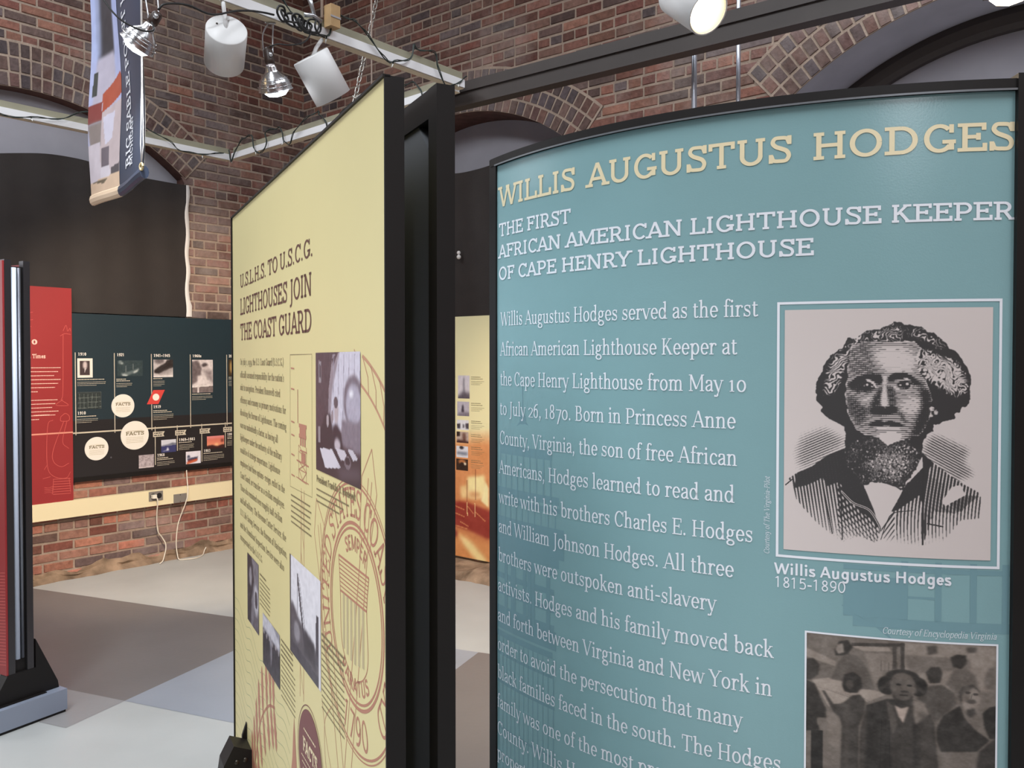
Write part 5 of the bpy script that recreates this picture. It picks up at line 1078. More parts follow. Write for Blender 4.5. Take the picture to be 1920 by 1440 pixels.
p = Pic(40, 60, (214, 204, 204)); p.poly([(0, 0.05), (0.3, 0.03), (0.45, 0.25), (0.4, 0.6), (0, 0.75)], (110, 98, 100), 1, 1); p.poly([(0.25, 0.48), (0.62, 0.46), (0.75, 0.75), (0.25, 0.75)], (222, 212, 212), 1, 1); p.ell(0.6, 0.17, 0.14, 0.07, (80, 70, 72), 1, 1); p.ell(0.7, 0.27, 0.14, 0.08, (200, 188, 188), 1, 1); p.poly([(0.5, 0.3), (0.95, 0.34), (1, 0.7), (0.75, 0.6)], (150, 138, 140), 1, 2); p.poly([(0, 0.78), (0.85, 0.76), (0.85, 0.8), (0, 0.83)], (226, 218, 216)); p.poly([(0, 0.84), (1, 0.8), (1, 1), (0, 1)], (120, 108, 108)); p.poly([(0.25, 0.82), (0.33, 0.82), (0.33, 1), (0.25, 1)], (216, 206, 206)); p.noise(22, 16, 4); pic(p, -1.075, 1.252, -0.900, 1.505)
p = Pic(30, 40, (70, 54, 34)); p.ell(0.4, 0.45, 0.25, 0.42, (214, 176, 110), 1, 2); p.ell(0.5, 0.45, 0.06, 0.3, (250, 236, 200), 1, 1); pic(p, -0.763, 1.378, -0.66, 1.507)
p = Pic(56, 40, (50, 58, 58)); p.noise(26, 26, 5)
for i in range(5): p.line([(0.1 + 0.17 * i, 0.1), (0.12 + 0.16 * i, 0.95)], 0.02, (126, 136, 130), 0.7)
for yv in (0.35, 0.62, 0.92): p.line([(0.02, yv), (0.98, yv - 0.05)], 0.016, (140, 148, 142), 0.7)
p.line([(0.01, 0.01), (0.99, 0.01), (0.99, 0.98)], 0.02, (96, 104, 104)); pic(p, -1.931, 1.161, -1.768, 1.281, nm='map_print')
p = Pic(40, 34, (170, 158, 162)); p.noise(40, 9, 6); p.line([(0, 0.95), (1, 0.9)], 0.05, (206, 196, 196)); pic(p, -1.501, 0.712, -1.386, 0.808)
p = Pic(40, 34, (206, 208, 218)); p.poly([(0, 0.45), (0.5, 0.36), (0.75, 0.26), (1, 0.32), (1, 0.45), (0, 0.5)], (110, 114, 128), 1, 1); p.poly([(0, 0.5), (1, 0.44), (1, 1), (0, 1)], (58, 62, 108)); p.poly([(0.08, 0.88), (0.35, 0.8), (0.42, 0.55), (0.52, 0.8), (0.5, 0.85)], (220, 222, 232), 1, 1); pic(p, -1.328, 0.812, -1.211, 0.907)
p = Pic(40, 34, (226, 222, 232)); p.poly([(0.1, 0.55), (0.8, 0.45), (0.75, 0.8), (0.15, 0.85)], (70, 70, 92), 1, 1); p.poly([(0.05, 0.85), (0.8, 0.6), (0.72, 0.8), (0.1, 1)], (206, 96, 60), 1, 1); p.poly([(0.12, 0.72), (0.7, 0.6), (0.68, 0.66), (0.12, 0.8)], (150, 60, 50)); p.poly([(0.12, 0.3), (0.25, 0.3), (0.3, 0.5), (0.1, 0.5)], (70, 74, 96), 1, 1); p.noise(10, 12, 7); pic(p, -1.132, 0.708, -1.009, 0.803)
p = Pic(44, 32, (226, 130, 110)); p.grad((206, 104, 92), (240, 160, 120)); p.poly([(0, 0.75), (0.3, 0.7), (0.6, 0.82), (0.9, 0.7), (1, 0.75), (1, 1), (0, 1)], (60, 32, 32), 1, 1); p.ell(0.88, 0.4, 0.08, 0.14, (110, 50, 46), 1, 2); p.ell(0.55, 0.68, 0.1, 0.08, (250, 206, 150), 1, 2); p.poly([(0, 0), (1, 0), (1, 0.18), (0, 0.22)], (226, 150, 150), 0.7, 2); pic(p, -0.955, 0.811, -0.806, 0.909)
mb = MB(); mb.add([S_(0.0316)(*p) for p in circ(-1.703, 0.811, 0.006, 10)[:-1]], [tuple(range(10))]); mb.build('screw_cap', M_alu, tb)

rp, rel = grp('wall_panel', WL(-2.25, 0.51, -0.03), 'tall red wall panel with faint apparatus sketch, left of the navy timeline', 'wall panel')
FL2 = rel(WL)
def S2(o): return lambda u, v: FL2(u, v, -o)
mb = MB(); wall_box(mb, FL2, -2.75, -1.972, 0.515, 1.992, -0.036, -0.050); rpan = mb.build('graphic_panel', M_red, rp)
mb = MB(); wall_box(mb, FL2, -2.70, -2.66, 0.55, 1.95, -0.010, -0.036); wall_box(mb, FL2, -2.06, -2.02, 0.55, 1.95, -0.010, -0.036); mb.build('batten', M_black, rp)
mb = MB(); f = S2(0.0505); put_text(mb, FAT, '0', -2.232, 1.606, 0.034 / 0.7, f, width=0.040); put_text(mb, FAT, 'n Times', -2.252, 1.515, 0.028 / 0.7, f, width=0.108)
for j in range(7): greek_line(mb, -2.30, 1.448 - j * 0.0265, 0.255 - 0.02 * (j % 3) - (0.15 if j == 6 else 0), 0.0075, f, 500 + j, 0.92)
for j in range(6): greek_line(mb, -2.30, 1.232 - j * 0.0255, 0.235 - 0.02 * (j % 3) - (0.08 if j == 5 else 0), 0.0075, f, 520 + j, 0.92)
greek_line(mb, -2.222, 1.135, 0.10, 0.005, f, 555)
mb.build('caption_lettering', mat('pink_ink', (240, 196, 182), 0.5), rpan)
mb = MB(); line_strip(mb, [(-2.75, 1.009), (-1.972, 1.009)], 0.010, f); mb.build('timeline_rule', mat('salmon_ink', (226, 150, 130), 0.5), rpan)
mb = MB(); W_ = 0.0032
for pts in ([(-2.05, 1.665), (-2.02, 1.682), (-1.98, 1.678)], [(-2.03, 1.675), (-2.035, 1.30), (-2.045, 1.235)], [(-2.03, 1.70), (-2.01, 1.74), (-2.0, 1.70), (-1.985, 1.72), (-1.98, 1.70)], [(-2.035, 1.235), (-2.08, 1.20), (-2.0, 1.195), (-2.05, 1.235)],
            [(-2.10, 1.10), (-2.135, 1.06), (-2.14, 0.80), (-2.10, 0.72), (-2.02, 0.70), (-1.99, 0.74)], [(-2.05, 1.12), (-2.02, 1.14), (-1.995, 1.12), (-2.0, 1.09), (-2.05, 1.09), (-2.05, 1.12)], [(-2.03, 1.09), (-2.10, 0.90), (-2.10, 0.82), (-2.05, 0.78), (-2.0, 0.80)], [(-2.01, 1.09), (-2.04, 0.95), (-2.0, 0.90)],
            [(-2.10, 0.70), (-2.11, 0.60)], [(-2.0, 0.70), (-1.99, 0.60)], [(-2.30, 1.80), (-2.22, 1.82)], [(-2.28, 1.76), (-2.22, 1.77)], [(-2.26, 1.72), (-2.23, 1.725)], [(-2.16, 0.77), (-2.14, 0.80)], [(-2.17, 0.71), (-2.12, 0.72)]): line_strip(mb, catmull(pts, 5) if len(pts) > 2 else pts, W_, f)
for i in range(7): line_strip(mb, [(-2.105, 0.70 - i * 0.017), (-1.99, 0.695 - i * 0.017)], 0.004, f)
for i in range(4): line_strip(mb, catmull([(-2.16, 0.65 - i * 0.012), (-2.13, 0.645 - i * 0.01), (-2.10, 0.655 - i * 0.016)], 4), 0.0025, f)
mb.build('apparatus_sketch', M_red_l, rpan)

sp, rel = grp('wall_panel', WB(2.0, 0.045, -0.02), 'narrow cream wall panel with orange sailing ship, seen in the gap beside the teal panel', 'wall panel')
FB_ = rel(WB)
def S3(o): return lambda u, v: FB_(u, v, -o)
mb = MB(); wall_box(mb, FB_, 1.70, 2.30, 0.075, 1.818, -0.008, -0.0300); span = mb.build('graphic_panel', mat('cream_print', (240, 232, 184), 0.4), sp)
p = Pic(110, 210, (236, 170, 110)); p.grad((226, 158, 104), (206, 128, 78)); u = lambda r: (r - 1.70) / 0.60; v = lambda z: (1.06 - z) / 0.985
pp = lambda L: [(u(a), v(b)) for a, b in L]
m = np.clip((0.20 - p.Y - 0.05 * p.X) * 8, 0, 1).astype(np.float32); p.blend(m, (240, 232, 184))
p.poly(pp([(1.931, 0.66), (2.09, 0.685), (2.11, 0.60), (2.07, 0.52), (2.00, 0.505), (1.93, 0.51)]), (250, 232, 170), 1, 2); p.poly(pp([(1.86, 0.585), (1.93, 0.60), (1.93, 0.51), (1.87, 0.50)]), (240, 206, 146), 1, 2); p.poly(pp([(1.95, 0.56), (2.05, 0.56), (2.05, 0.52), (1.94, 0.515)]), (220, 160, 110), 1, 3); p.poly(pp([(2.06, 0.50), (2.10, 0.64), (2.13, 0.60), (2.13, 0.46)]), (250, 236, 180), 1, 1); p.poly(pp([(2.15, 0.66), (2.25, 0.62), (2.24, 0.50), (2.15, 0.50)]), (246, 224, 160), 1, 2)
p.line(pp([(2.01, 0.72), (2.01, 0.50)]), 0.01, (130, 60, 40)); p.line(pp([(1.925, 0.64), (1.925, 0.44)]), 0.01, (130, 60, 40))
p.poly(pp([(1.70, 0.47), (1.92, 0.48), (2.13, 0.44), (2.30, 0.47), (2.30, 0.25), (2.11, 0.24), (1.93, 0.28), (1.70, 0.30)]), (150, 52, 40), 1, 2)
for (a, b, c, d) in ((1.81, 0.44, 1.90, 0.42), (1.80, 0.39, 1.90, 0.37), (1.93, 0.45, 1.99, 0.40), (2.0, 0.42, 2.10, 0.36), (1.86, 0.33, 1.94, 0.305), (1.80, 0.30, 1.93, 0.285)): p.line(pp([(a, b), (c, d)]), 0.014, (214, 140, 92), 0.8)
for a in (1.925, 2.0): p.line(pp([(a, 0.48), (a + 0.005, 0.38)]), 0.010, (240, 200, 140))
p.poly(pp([(1.70, 0.28), (1.85, 0.255), (2.0, 0.22), (2.30, 0.18), (2.30, 0.05), (1.70, 0.05)]), (222, 150, 92), 1, 3); p.poly(pp([(1.84, 0.24), (1.96, 0.20), (2.1, 0.10), (2.13, 0.06), (2.0, 0.08), (1.90, 0.16)]), (250, 226, 160), 1, 3); p.poly(pp([(1.79, 0.27), (1.83, 0.26), (1.83, 0.22), (1.79, 0.21)]), (130, 46, 36), 1, 2)
p.noise(10, 30, 8); p.mesh('ship_print', S3(0.0304), 1.7002, 0.0755, 2.2998, 1.06, M_print, span)
for i, (a, b, z1, z0) in enumerate(((1.838, 1.952, 1.392, 1.226), (1.831, 1.948, 1.203, 1.099), (1.828, 1.943, 1.070, 0.998), (1.824, 1.941, 0.984, 0.904), (1.821, 0 + 1.936, 0.880, 0.798), (1.819, 1.936, 0.787, 0.704))):
    base = ((214, 208, 216), (190, 184, 196), (226, 226, 232), (190, 170, 160), (224, 224, 232), (50, 32, 24))[i]; p = Pic(28, 28, base)
    if i == 0: p.poly([(0.45, 0.1), (0.55, 0.1), (0.62, 0.9), (0.4, 0.9)], (150, 146, 156), 1, 1); p.poly([(0.4, 0.7), (1, 0.75), (1, 1), (0, 1), (0, 0.92)], (96, 88, 98), 1, 2)
    if i == 1: p.poly([(0.42, 0.25), (0.5, 0.2), (0.58, 0.75), (0.34, 0.75)], (60, 54, 66), 1, 1); p.poly([(0.2, 0.75), (1, 0.7), (1, 1), (0, 1)], (130, 122, 134), 1, 2)
    if i == 2: p.poly([(0.0, 0.45), (0.3, 0.35), (0.3, 0.85), (0.05, 0.85)], (60, 56, 66), 1, 1); p.poly([(0.7, 0.35), (1, 0.3), (1, 0.85), (0.75, 0.85)], (80, 74, 84), 1, 1); p.ell(0.55, 0.6, 0.06, 0.2, (70, 66, 76), 1, 1)
    if i == 3: p.poly([(0, 0), (0.3, 0), (0.3, 0.4), (0, 0.45)], (50, 34, 34), 1, 1); p.poly([(0.5, 0.1), (0.75, 0.1), (0.8, 0.9), (0.5, 0.8)], (110, 76, 66), 1, 2); p.poly([(0.1, 0.7), (1, 0.85), (1, 1), (0, 1)], (70, 40, 36), 1, 2)
    if i == 4: p.ell(0.45, 0.15, 0.18, 0.14, (50, 46, 54), 1, 1); p.poly([(0.05, 0.5), (0.95, 0.5), (0.9, 0.8), (0.1, 0.75)], (130, 136, 152), 1, 2)
    if i == 5: p.ell(0.5, 0.25, 0.3, 0.2, (190, 120, 70), 1, 2); p.ell(0.72, 0.42, 0.12, 0.12, (250, 236, 210), 1, 1); p.ell(0.5, 0.6, 0.2, 0.3, (40, 26, 22), 1, 1)
    p.noise(12, 9, 20 + i); p.mesh('photograph', S3(0.0308), a, z0, b, z1, M_print, span)
mb = MB(); f = S3(0.0309)
for i, z in enumerate((1.378, 1.19, 1.062, 0.965, 0.875, 0.78)):
    greek_line(mb, 1.967, z, 0.09, 0.007, f, 700 + i); greek_line(mb, 1.967, z - 0.013, 0.11, 0.007, f, 710 + i)
    for j in range(3): greek_line(mb, 1.967, z - 0.03 - j * 0.011, 0.125 - 0.02 * j, 0.004, f, 720 + i * 5 + j)
mb.build('caption_lettering', M_greyink, span)

# ------------------------------------------------------------------ wire raceway, outlets, cords
M_race = mat('cream_raceway', (236, 222, 184), 0.45)
mb = MB(); wall_box(mb, WL, -4.4, -0.02, 0.428, 0.543, -0.012, -0.060); tag(mb.build('wire_raceway', M_race), 'cream wire raceway running along the brick wall below the navy timeline', 'raceway')
M_plate = mat('grey_outlet', (128, 122, 116), 0.5); M_hole = mat('socket_black', (24, 22, 22), 0.6); M_plug = mat('white_plug', (236, 230, 216), 0.45)
po, rel = grp('power_outlet', WL(-1.389, 0.503, -0.061), 'grey duplex power outlet on the cream raceway with a white plug in it', 'outlet'); FO = rel(WL)
mb = MB(); wall_box(mb, FO, -1.443, -1.336, 0.467, 0.535, -0.0605, -0.066); plate = mb.build('cover_plate', M_plate, po)
for s in (-1.413, -1.366):
    mb = MB(); mb.add([FO(a, z, -0.0668) for a, z in circ(s, 0.501, 0.021, 20)[:-1]], [tuple(range(20))]); mb.build('socket', M_hole, plate)
bp, rel = grp('blank_plate', WL(-1.199, 0.455, -0.061), 'blank grey cover plate on the cream raceway beside the cord', 'cover plate'); FO = rel(WL)
mb = MB(); wall_box(mb, FO, -1.250, -1.147, 0.429, 0.494, -0.0605, -0.066); mb.build('cover_plate', M_plate, bp)
for z in (0.436, 0.487):
    mb = MB(); mb.add([FO(a, q, -0.0665) for a, q in circ(-1.199, z, 0.004, 10)[:-1]], [tuple(range(10))]); mb.build('screw', M_bolt, bp)
M_cord = mat('white_cord', (228, 218, 202), 0.5)
pc = empty('extension_lead', WL(-1.41, 0.06, -0.08), 0, 'white power cord hanging from the plug in the grey outlet', 'cord'); L0 = pc.location
mb = MB(); wall_box(mb, lambda a, z, o: tuple(Vector(WL(a, z, o)) - L0), -1.428, -1.398, 0.488, 0.514, -0.067, -0.095); mb.build('plug', M_plug, pc)
mb = MB(); cp = [(-1.40, 0.495, -0.094), (-1.394, 0.46, -0.098), (-1.388, 0.35, -0.07), (-1.375, 0.24, -0.06), (-1.345, 0.19, -0.06), (-1.322, 0.14, -0.07), (-1.325, 0.10, -0.08), (-1.338, 0.058, -0.085), (-1.36, 0.02, -0.10), (-1.39, 0.005, -0.11)]
def smooth3(P, n=6): return [tuple(q) for q in catmull(P, n)]
mb.tube([tuple(Vector(WL(*c)) - L0) for c in smooth3(cp)], 0.0042, 8); mb.build('cord', M_cord, pc)
mb = MB(); cp = [(-1.135, 0.665, -0.045), (-1.137, 0.60, -0.055), (-1.146, 0.50, -0.082), (-1.165, 0.42, -0.080), (-1.19, 0.32, -0.050), (-1.212, 0.24, -0.045), (-1.226, 0.12, -0.05), (-1.228, 0.04, -0.07), (-1.225, 0.006, -0.09), (-1.19, 0.006, -0.13), (-1.12, 0.006, -0.15), (-1.04, 0.006, -0.10), (-1.0, 0.03, -0.06), (-0.98, 0.05, -0.05)]
mb.tube([WL(*c) for c in smooth3(cp)], 0.0042, 8); tag(mb.build('hanging_lead', M_cord), 'thin white cord hanging from the navy timeline panel down to the floor', 'cord')
# ------------------------------------------------------------------ suspended light rails and beam
M_khaki = mat('khaki_rail', (146, 142, 122), 0.6, noise=0.06, nscale=9)
M_track = mat('white_track', (232, 232, 234), 0.35)
M_trackb = mat('cream_track_underside', (206, 196, 172), 0.5)
CF = Vector((-1.899, 5.761, 2.84)); CR = Vector((-0.242, 4.24, 2.84))
def rail(name, P, Q, face, label):
    d = (Q - P).normalized(); n = Vector(face).normalized(); up = Vector((0, 0, 1)); t = empty(name, P, 0, label, 'light rail')
    def bar(a, b, n0, n1, z0, z1, nm, m):
        mb = MB(); V = [tuple(d * s + n * o + up * z) for s in (a, b) for o in (n0, n1) for z in (z0, z1)]
        mb.add(V, [(0, 1, 3, 2), (4, 6, 7, 5), (0, 4, 5, 1), (2, 3, 7, 6), (0, 2, 6, 4), (1, 5, 7, 3)]); return mb.build(nm, m, t)
    L = (Q - P).length
    bar(0, L, -0.045, -0.004, 0.030, 0.082, 'wooden_rail', M_khaki); bar(0, L, -0.030, 0.012, 0.004, 0.042, 'white_track', M_track); bar(0, L, -0.034, 0.006, 0.0, 0.0035, 'track_base', M_trackb); return t
rail('light_rail', CF, CF - DL * 3.6, -NL, 'white-edged light rail hanging along the left wall, behind the hanging banner')
rail('light_rail', CR, CR - DL * 4.2, -NL, 'white-edged light rail in front carrying the four lamps, ending above the yellow display')
rail('light_rail', CF + (CR - CF).normalized() * 0.045, CR - (CR - CF).normalized() * 0.055, -NB, 'white-edged cross rail sloping up from the rail corner to behind the yellow display')
bm_t = empty('overhead_beam', (-0.345, 4.467, 2.80), math.atan2(-0.975, 1.247), 'long dark brown overhead beam crossing above the teal panel', 'beam')
M_beam = mat('dark_beam', (58, 50, 47), 0.5, noise=0.1, nscale=6)
mb = MB(); mb.box(0.0, 4.4, 0.0, 0.05, 0.012, 0.122); mb.build('beam_body', M_beam, bm_t)
mb = MB(); mb.box(0.0, 4.4, -0.012, 0.056, 0.0, 0.0118); mb.build('lower_lip', M_beam, bm_t)
mb = MB(); mb.box(0.0, 4.4, -0.010, -0.0005, 0.072, 0.122); mb.build('upper_lip', M_beam, bm_t)

# ------------------------------------------------------------------ lamps
M_can = mat('white_enamel', (222, 222, 222), 0.4)
M_chrome = mat('spun_aluminium', (205, 205, 208), 0.22, metal=1.0)
M_socket = mat('brown_socket', (52, 36, 30), 0.45)
M_wire = mat('black_wire', (26, 26, 26), 0.5)
M_bulb_w = mat('lit_bulb_warm', (255, 236, 200), 0.4, emit=((255, 238, 205), 16))
M_bulb_c = mat('lit_bulb_cool', (255, 255, 255), 0.4, emit=((240, 247, 255), 12))
M_inner = mat('can_inside', (252, 240, 214), 0.35)
M_zinc = mat('zinc_bracket', (190, 192, 196), 0.35, metal=0.9)
def axis_mat(p, d):
    q = Vector(d).to_track_quat('Z', 'Y'); return Matrix.Translation(Vector(p)) @ q.to_matrix().to_4x4()
def lamp_light(root, p, d, power, color, angle, blend=0.6):
    ld_ = bpy.data.lights.new('lamp_glow', 'SPOT'); ld_.energy = power; ld_.color = color; ld_.spot_size = R_(angle); ld_.spot_blend = blend; ld_.shadow_soft_size = 0.03
    lo = bpy.data.objects.new('lamp_glow', ld_); COL.objects.link(lo); lo.parent = root; lo.location = Vector(p); lo.rotation_euler = Vector(d).to_track_quat('-Z', 'Y').to_euler()
def can(cap, d, r, L, top, label, lit, power, color, angle=75):
    t = empty('can_spotlight', cap, 0, label, 'spotlight', 'can spotlights'); d = Vector(d).normalized(); M = axis_mat((0, 0, 0), d)
    mb = MB(); mb.lathe([(0, 0), (r * 0.96, 0), (r, 0.004), (r, L), (r - 0.004, L + 0.001), (r - 0.005, L - 0.002), (r - 0.005, 0.05), (0, 0.05)], 40, M); mb.build('housing', M_can, t)
    mb = MB(); mb.lathe([(r - 0.006, L - 0.004), (r * 0.62, L - 0.055), (r * 0.60, L - 0.058)], 32, M); mb.build('reflector_cone', M_inner, t)
    mb = MB(); mb.lathe([(0, L - 0.040), (r * 0.35, L - 0.043), (r * 0.58, L - 0.056)], 28, M); mb.build('bulb', lit, t)
    s = Vector(top) - Vector(cap); mb = MB(); k = min(1.0, 1.0); mb.tube([tuple(d * 0.012 + Vector((0, 0, 0))), tuple(s * 0.5), tuple(s)], 0.008, 10); mb.build('stem', M_can, t)
    mb = MB(); mb.ball(tuple(M @ Vector((r * 0.45, r * 0.3, -0.001))), 0.004, 6); mb.build('cap_screw', M_bolt, t)
    lamp_light(t, d * (L + 0.01), d, power, color, angle); return t
can((-1.062, 3.20, 2.732), (-0.335, 0.819, -0.461), 0.075, 0.165, (-1.080, 3.215, 2.838), 'white can spotlight with its round back towards us, between the two clamp lamps', M_bulb_w, 420, WARM, 62)
fw = Vector((-0.821, 3.5, 1.24)).normalized(); rt = Vector((fw.y, -fw.x, 0)).normalized(); up = rt.cross(fw)
can((-0.821, 3.50, 2.740), rt * 0.50 - up * 0.86 + fw * 0.03, 0.078, 0.183, (-0.789, 3.567, 2.831), 'white can spotlight seen side-on, rightmost on the front rail', M_bulb_w, 160, WARM, 95)
fw = Vector((0.569, 2.55, 1.02)).normalized(); rt = Vector((fw.y, -fw.x, 0)).normalized(); up = rt.cross(fw)
dd = (rt * 0.56 - up * 0.40 - fw * 0.72).normalized(); op = Vector((0.582, 2.55, 2.530))
can(tuple(op - dd * 0.17), tuple(dd), 0.067, 0.17, tuple(op - dd * 0.17 + Vector((0.01, 0, 0.20))), 'lit warm can spotlight facing us in front of the dark beam', M_bulb_w, 30, WARM, 90)
def clamp_lamp(neck, d, r, label, jaw, sock, power, color, lit, angle=110):
    t = empty('clamp_lamp', neck, 0, label, 'clamp lamp', 'clamp lamps'); d = Vector(d).normalized(); M = axis_mat((0, 0, 0), d); k = r / 0.068
    prof = [(0.018, 0.0), (0.022, 0.006), (0.024, 0.02), (0.030, 0.028), (0.045, 0.042), (0.055, 0.056), (0.062, 0.072), (0.066, 0.09), (0.069, 0.095), (0.070, 0.097), (0.067, 0.0955), (0.063, 0.088), (0.058, 0.070), (0.040, 0.040), (0.02, 0.024)]
    mb = MB(); mb.lathe([(a * k, b * k) for a, b in prof], 40, M); refl = mb.build('reflector', M_chrome, t)
    mb = MB()
    for z in (0.052, 0.064, 0.078): mb.lathe([((0.0525 + (z - 0.05) * 0.45) * k + 0.001, z * k - 0.0015), ((0.0545 + (z - 0.05) * 0.45) * k + 0.0015, z * k), ((0.0535 + (z - 0.05) * 0.45) * k + 0.001, z * k + 0.0015)], 36, M)
    mb.build('spun_ring', M_chrome, refl)
    mb = MB(); mb.lathe([(0.0, 0.02 * k), (0.03 * k, 0.05 * k), (0.052 * k, 0.082 * k), (0.052 * k, 0.100 * k), (0.034 * k, 0.117 * k), (0, 0.124 * k)], 28, M); mb.build('bulb', lit, t)
    s = Vector(sock) - Vector(neck); j = Vector(jaw) - Vector(neck)
    mb = MB(); mb.tube([(0, 0, 0), tuple(s * 0.25), tuple(s * 0.9), tuple(s * 1.1)], [0.017 * k, 0.020 * k, 0.019 * k, 0.010 * k], 14); mb.build('socket', M_socket, t)
    mb = MB(); mid = (s + j) * 0.5 + Vector((-0.022, -0.01, 0)); mb.tube([tuple(q) for q in catmull([tuple(s * 0.5 + Vector((-0.02, 0, 0))), tuple(mid), tuple(j + Vector((-0.008, 0, 0)))], 6)], 0.003, 8)
    mid2 = (s + j) * 0.5 + Vector((0.012, 0.01, 0)); mb.tube([tuple(q) for q in catmull([tuple(s * 0.5 + Vector((0.015, 0, 0))), tuple(mid2), tuple(j + Vector((0.012, 0, 0)))], 6)], 0.003, 8)
    mb.tube([tuple(j + Vector((-0.02, 0, 0.0))), tuple(j + Vector((0.02, 0, 0.0)))], 0.004, 8); mb.build('clamp', M_zinc, t)
    mb = MB(); mb.ball(tuple(s * 0.55 + Vector((0.012, -0.02, 0))), 0.009, 6); mb.build('wing_nut', M_zinc, t)
    lamp_light(t, d * 0.125 * k, d, power, color, angle, 0.8); return t
fw = Vector((-0.962, 3.42, 1.18)).normalized(); rt = Vector((fw.y, -fw.x, 0)).normalized(); up = rt.cross(fw)
clamp_lamp((-0.962, 3.42, 2.676), rt * 0.22 - up * 0.96 + fw * 0.12, 0.068, 'silver clamp lamp hanging straight down, lit, between the two white cans', (-0.957, 3.405, 2.835), (-0.972, 3.42, 2.739), 45, COOL, M_bulb_c)
fw = Vector((-1.247, 2.97, 1.16)).normalized(); rt = Vector((fw.y, -fw.x, 0)).normalized(); up = rt.cross(fw)
clamp_lamp((-1.247, 2.97, 2.660), -rt * 0.52 - up * 0.84 + fw * 0.10, 0.062, 'silver clamp lamp tilted to the left in front of the hanging banner', (-1.272, 3.0, 2.836), (-1.222, 2.97, 2.698), 45, COOL, M_bulb_c)
fw = Vector((1.445, 2.5, 1.1)).normalized(); rt = Vector((fw.y, -fw.x, 0)).normalized(); up = rt.cross(fw)
clamp_lamp((1.445, 2.50, 2.662), -up, 0.068, 'warm lit clamp lamp cut off by the top right corner', (1.445, 2.50, 2.798), (1.445, 2.50, 2.73), 40, WARM, M_bulb_w)
mb = MB(); mb.box(-0.2, 2.2, -0.02, 0.02, 0.0, 0.05); rr = mb.build('light_rail', M_khaki); rr.location = (0.50, 2.47, 2.80); tag(rr, 'plain light rail above the frame carrying the warm lamps over the teal panel', 'light rail')

# ------------------------------------------------------------------ wood block with spring clamp, cables, string lights
M_wood = mat('raw_wood', (172, 140, 98), 0.7, noise=0.15, nscale=18)
wb = empty('wood_block', (-0.765, 3.585, 2.835), math.atan2(0.772, 0.636), 'small raw wood block strapped on the front light rail', 'wood block')
mb = MB(); mb.box(-0.024, 0.024, -0.047, -0.002, 0.045, 0.135); mb.build('block', M_wood, wb); mb = MB(); mb.box(-0.026, 0.026, -0.049, -0.047, 0.080, 0.088); mb.build('strap', M_zinc, wb)
sc = empty('spring_clamp', (-0.80, 3.46, 2.90), 0, 'silver spring clamp gripping the wood block on the front light rail', 'clamp')
mb = MB(); mb.tube([(0.025, 0.03, -0.025), (0.0, 0.0, -0.012), (-0.03, -0.02, -0.018)], 0.009, 8); mb.build('jaw', M_zinc, sc); mb = MB(); mb.tube([(0.005, 0.0, -0.01), (-0.006, -0.005, 0.03), (-0.014, -0.008, 0.062)], [0.007, 0.009, 0.012], 8); mb.build('handle', M_zinc, sc)
r = random.Random(5); base = Vector((-0.86, 3.45, 2.865)); mb = MB(); pts = []
for i in range(44):
    u = i / 43; a = i * 1.15; pts.append(tuple(base + DL * (-0.11 + 0.20 * u) - NL * (0.03 + 0.015 * math.sin(a * 0.7)) + DL * 0.030 * math.cos(a) + Vector((0, 0, -0.018 + 0.026 * math.sin(a) + r.uniform(-.008, .008)))))
mb.tube([tuple(q) for q in catmull(pts, 3)], 0.0045, 6); tag(mb.build('extension_cable', M_wire), 'black coiled cable bundle on the front light rail above the silver clamp lamp', 'cable')
mb = MB(); mb.tube([tuple(q) for q in catmull([(-1.222, 2.97, 2.71), (-1.20, 2.98, 2.735), (-1.15, 3.05, 2.76), (-1.09, 3.12, 2.755), (-1.03, 3.2, 2.80), (-0.99, 3.26, 2.825), (-0.955, 3.32, 2.842), (-0.93, 3.36, 2.85)], 5)], 0.004, 6); tag(mb.build('lamp_cord', M_wire), 'black lamp cord running from the tilted clamp lamp along the front rail', 'cord')
mb = MB(); mb.tube([tuple(q) for q in catmull([(-0.972, 3.42, 2.745), (-0.93, 3.41, 2.755), (-0.88, 3.42, 2.755), (-0.83, 3.44, 2.775), (-0.81, 3.46, 2.82), (-0.82, 3.47, 2.86)], 5)], 0.003, 6); tag(mb.build('lamp_cord', M_wire), 'thin black cord looping from the straight clamp lamp up to the cable bundle', 'cord')
mb = MB(); mb.tube([tuple(q) for q in catmull([(-1.50, 2.92, 3.0), (-1.42, 2.88, 2.80), (-1.33, 2.87, 2.66), (-1.26, 2.89, 2.615), (-1.22, 2.92, 2.62), (-1.235, 2.95, 2.66)], 6)], 0.003, 6); tag(mb.build('lamp_cord', M_wire), 'thin black cord drooping across the banner to the tilted clamp lamp', 'cord')
M_green_wire = mat('dark_green_wire', (38, 48, 44), 0.55); M_mini = mat('clear_mini_bulb', (226, 226, 220), 0.2)
mini = None
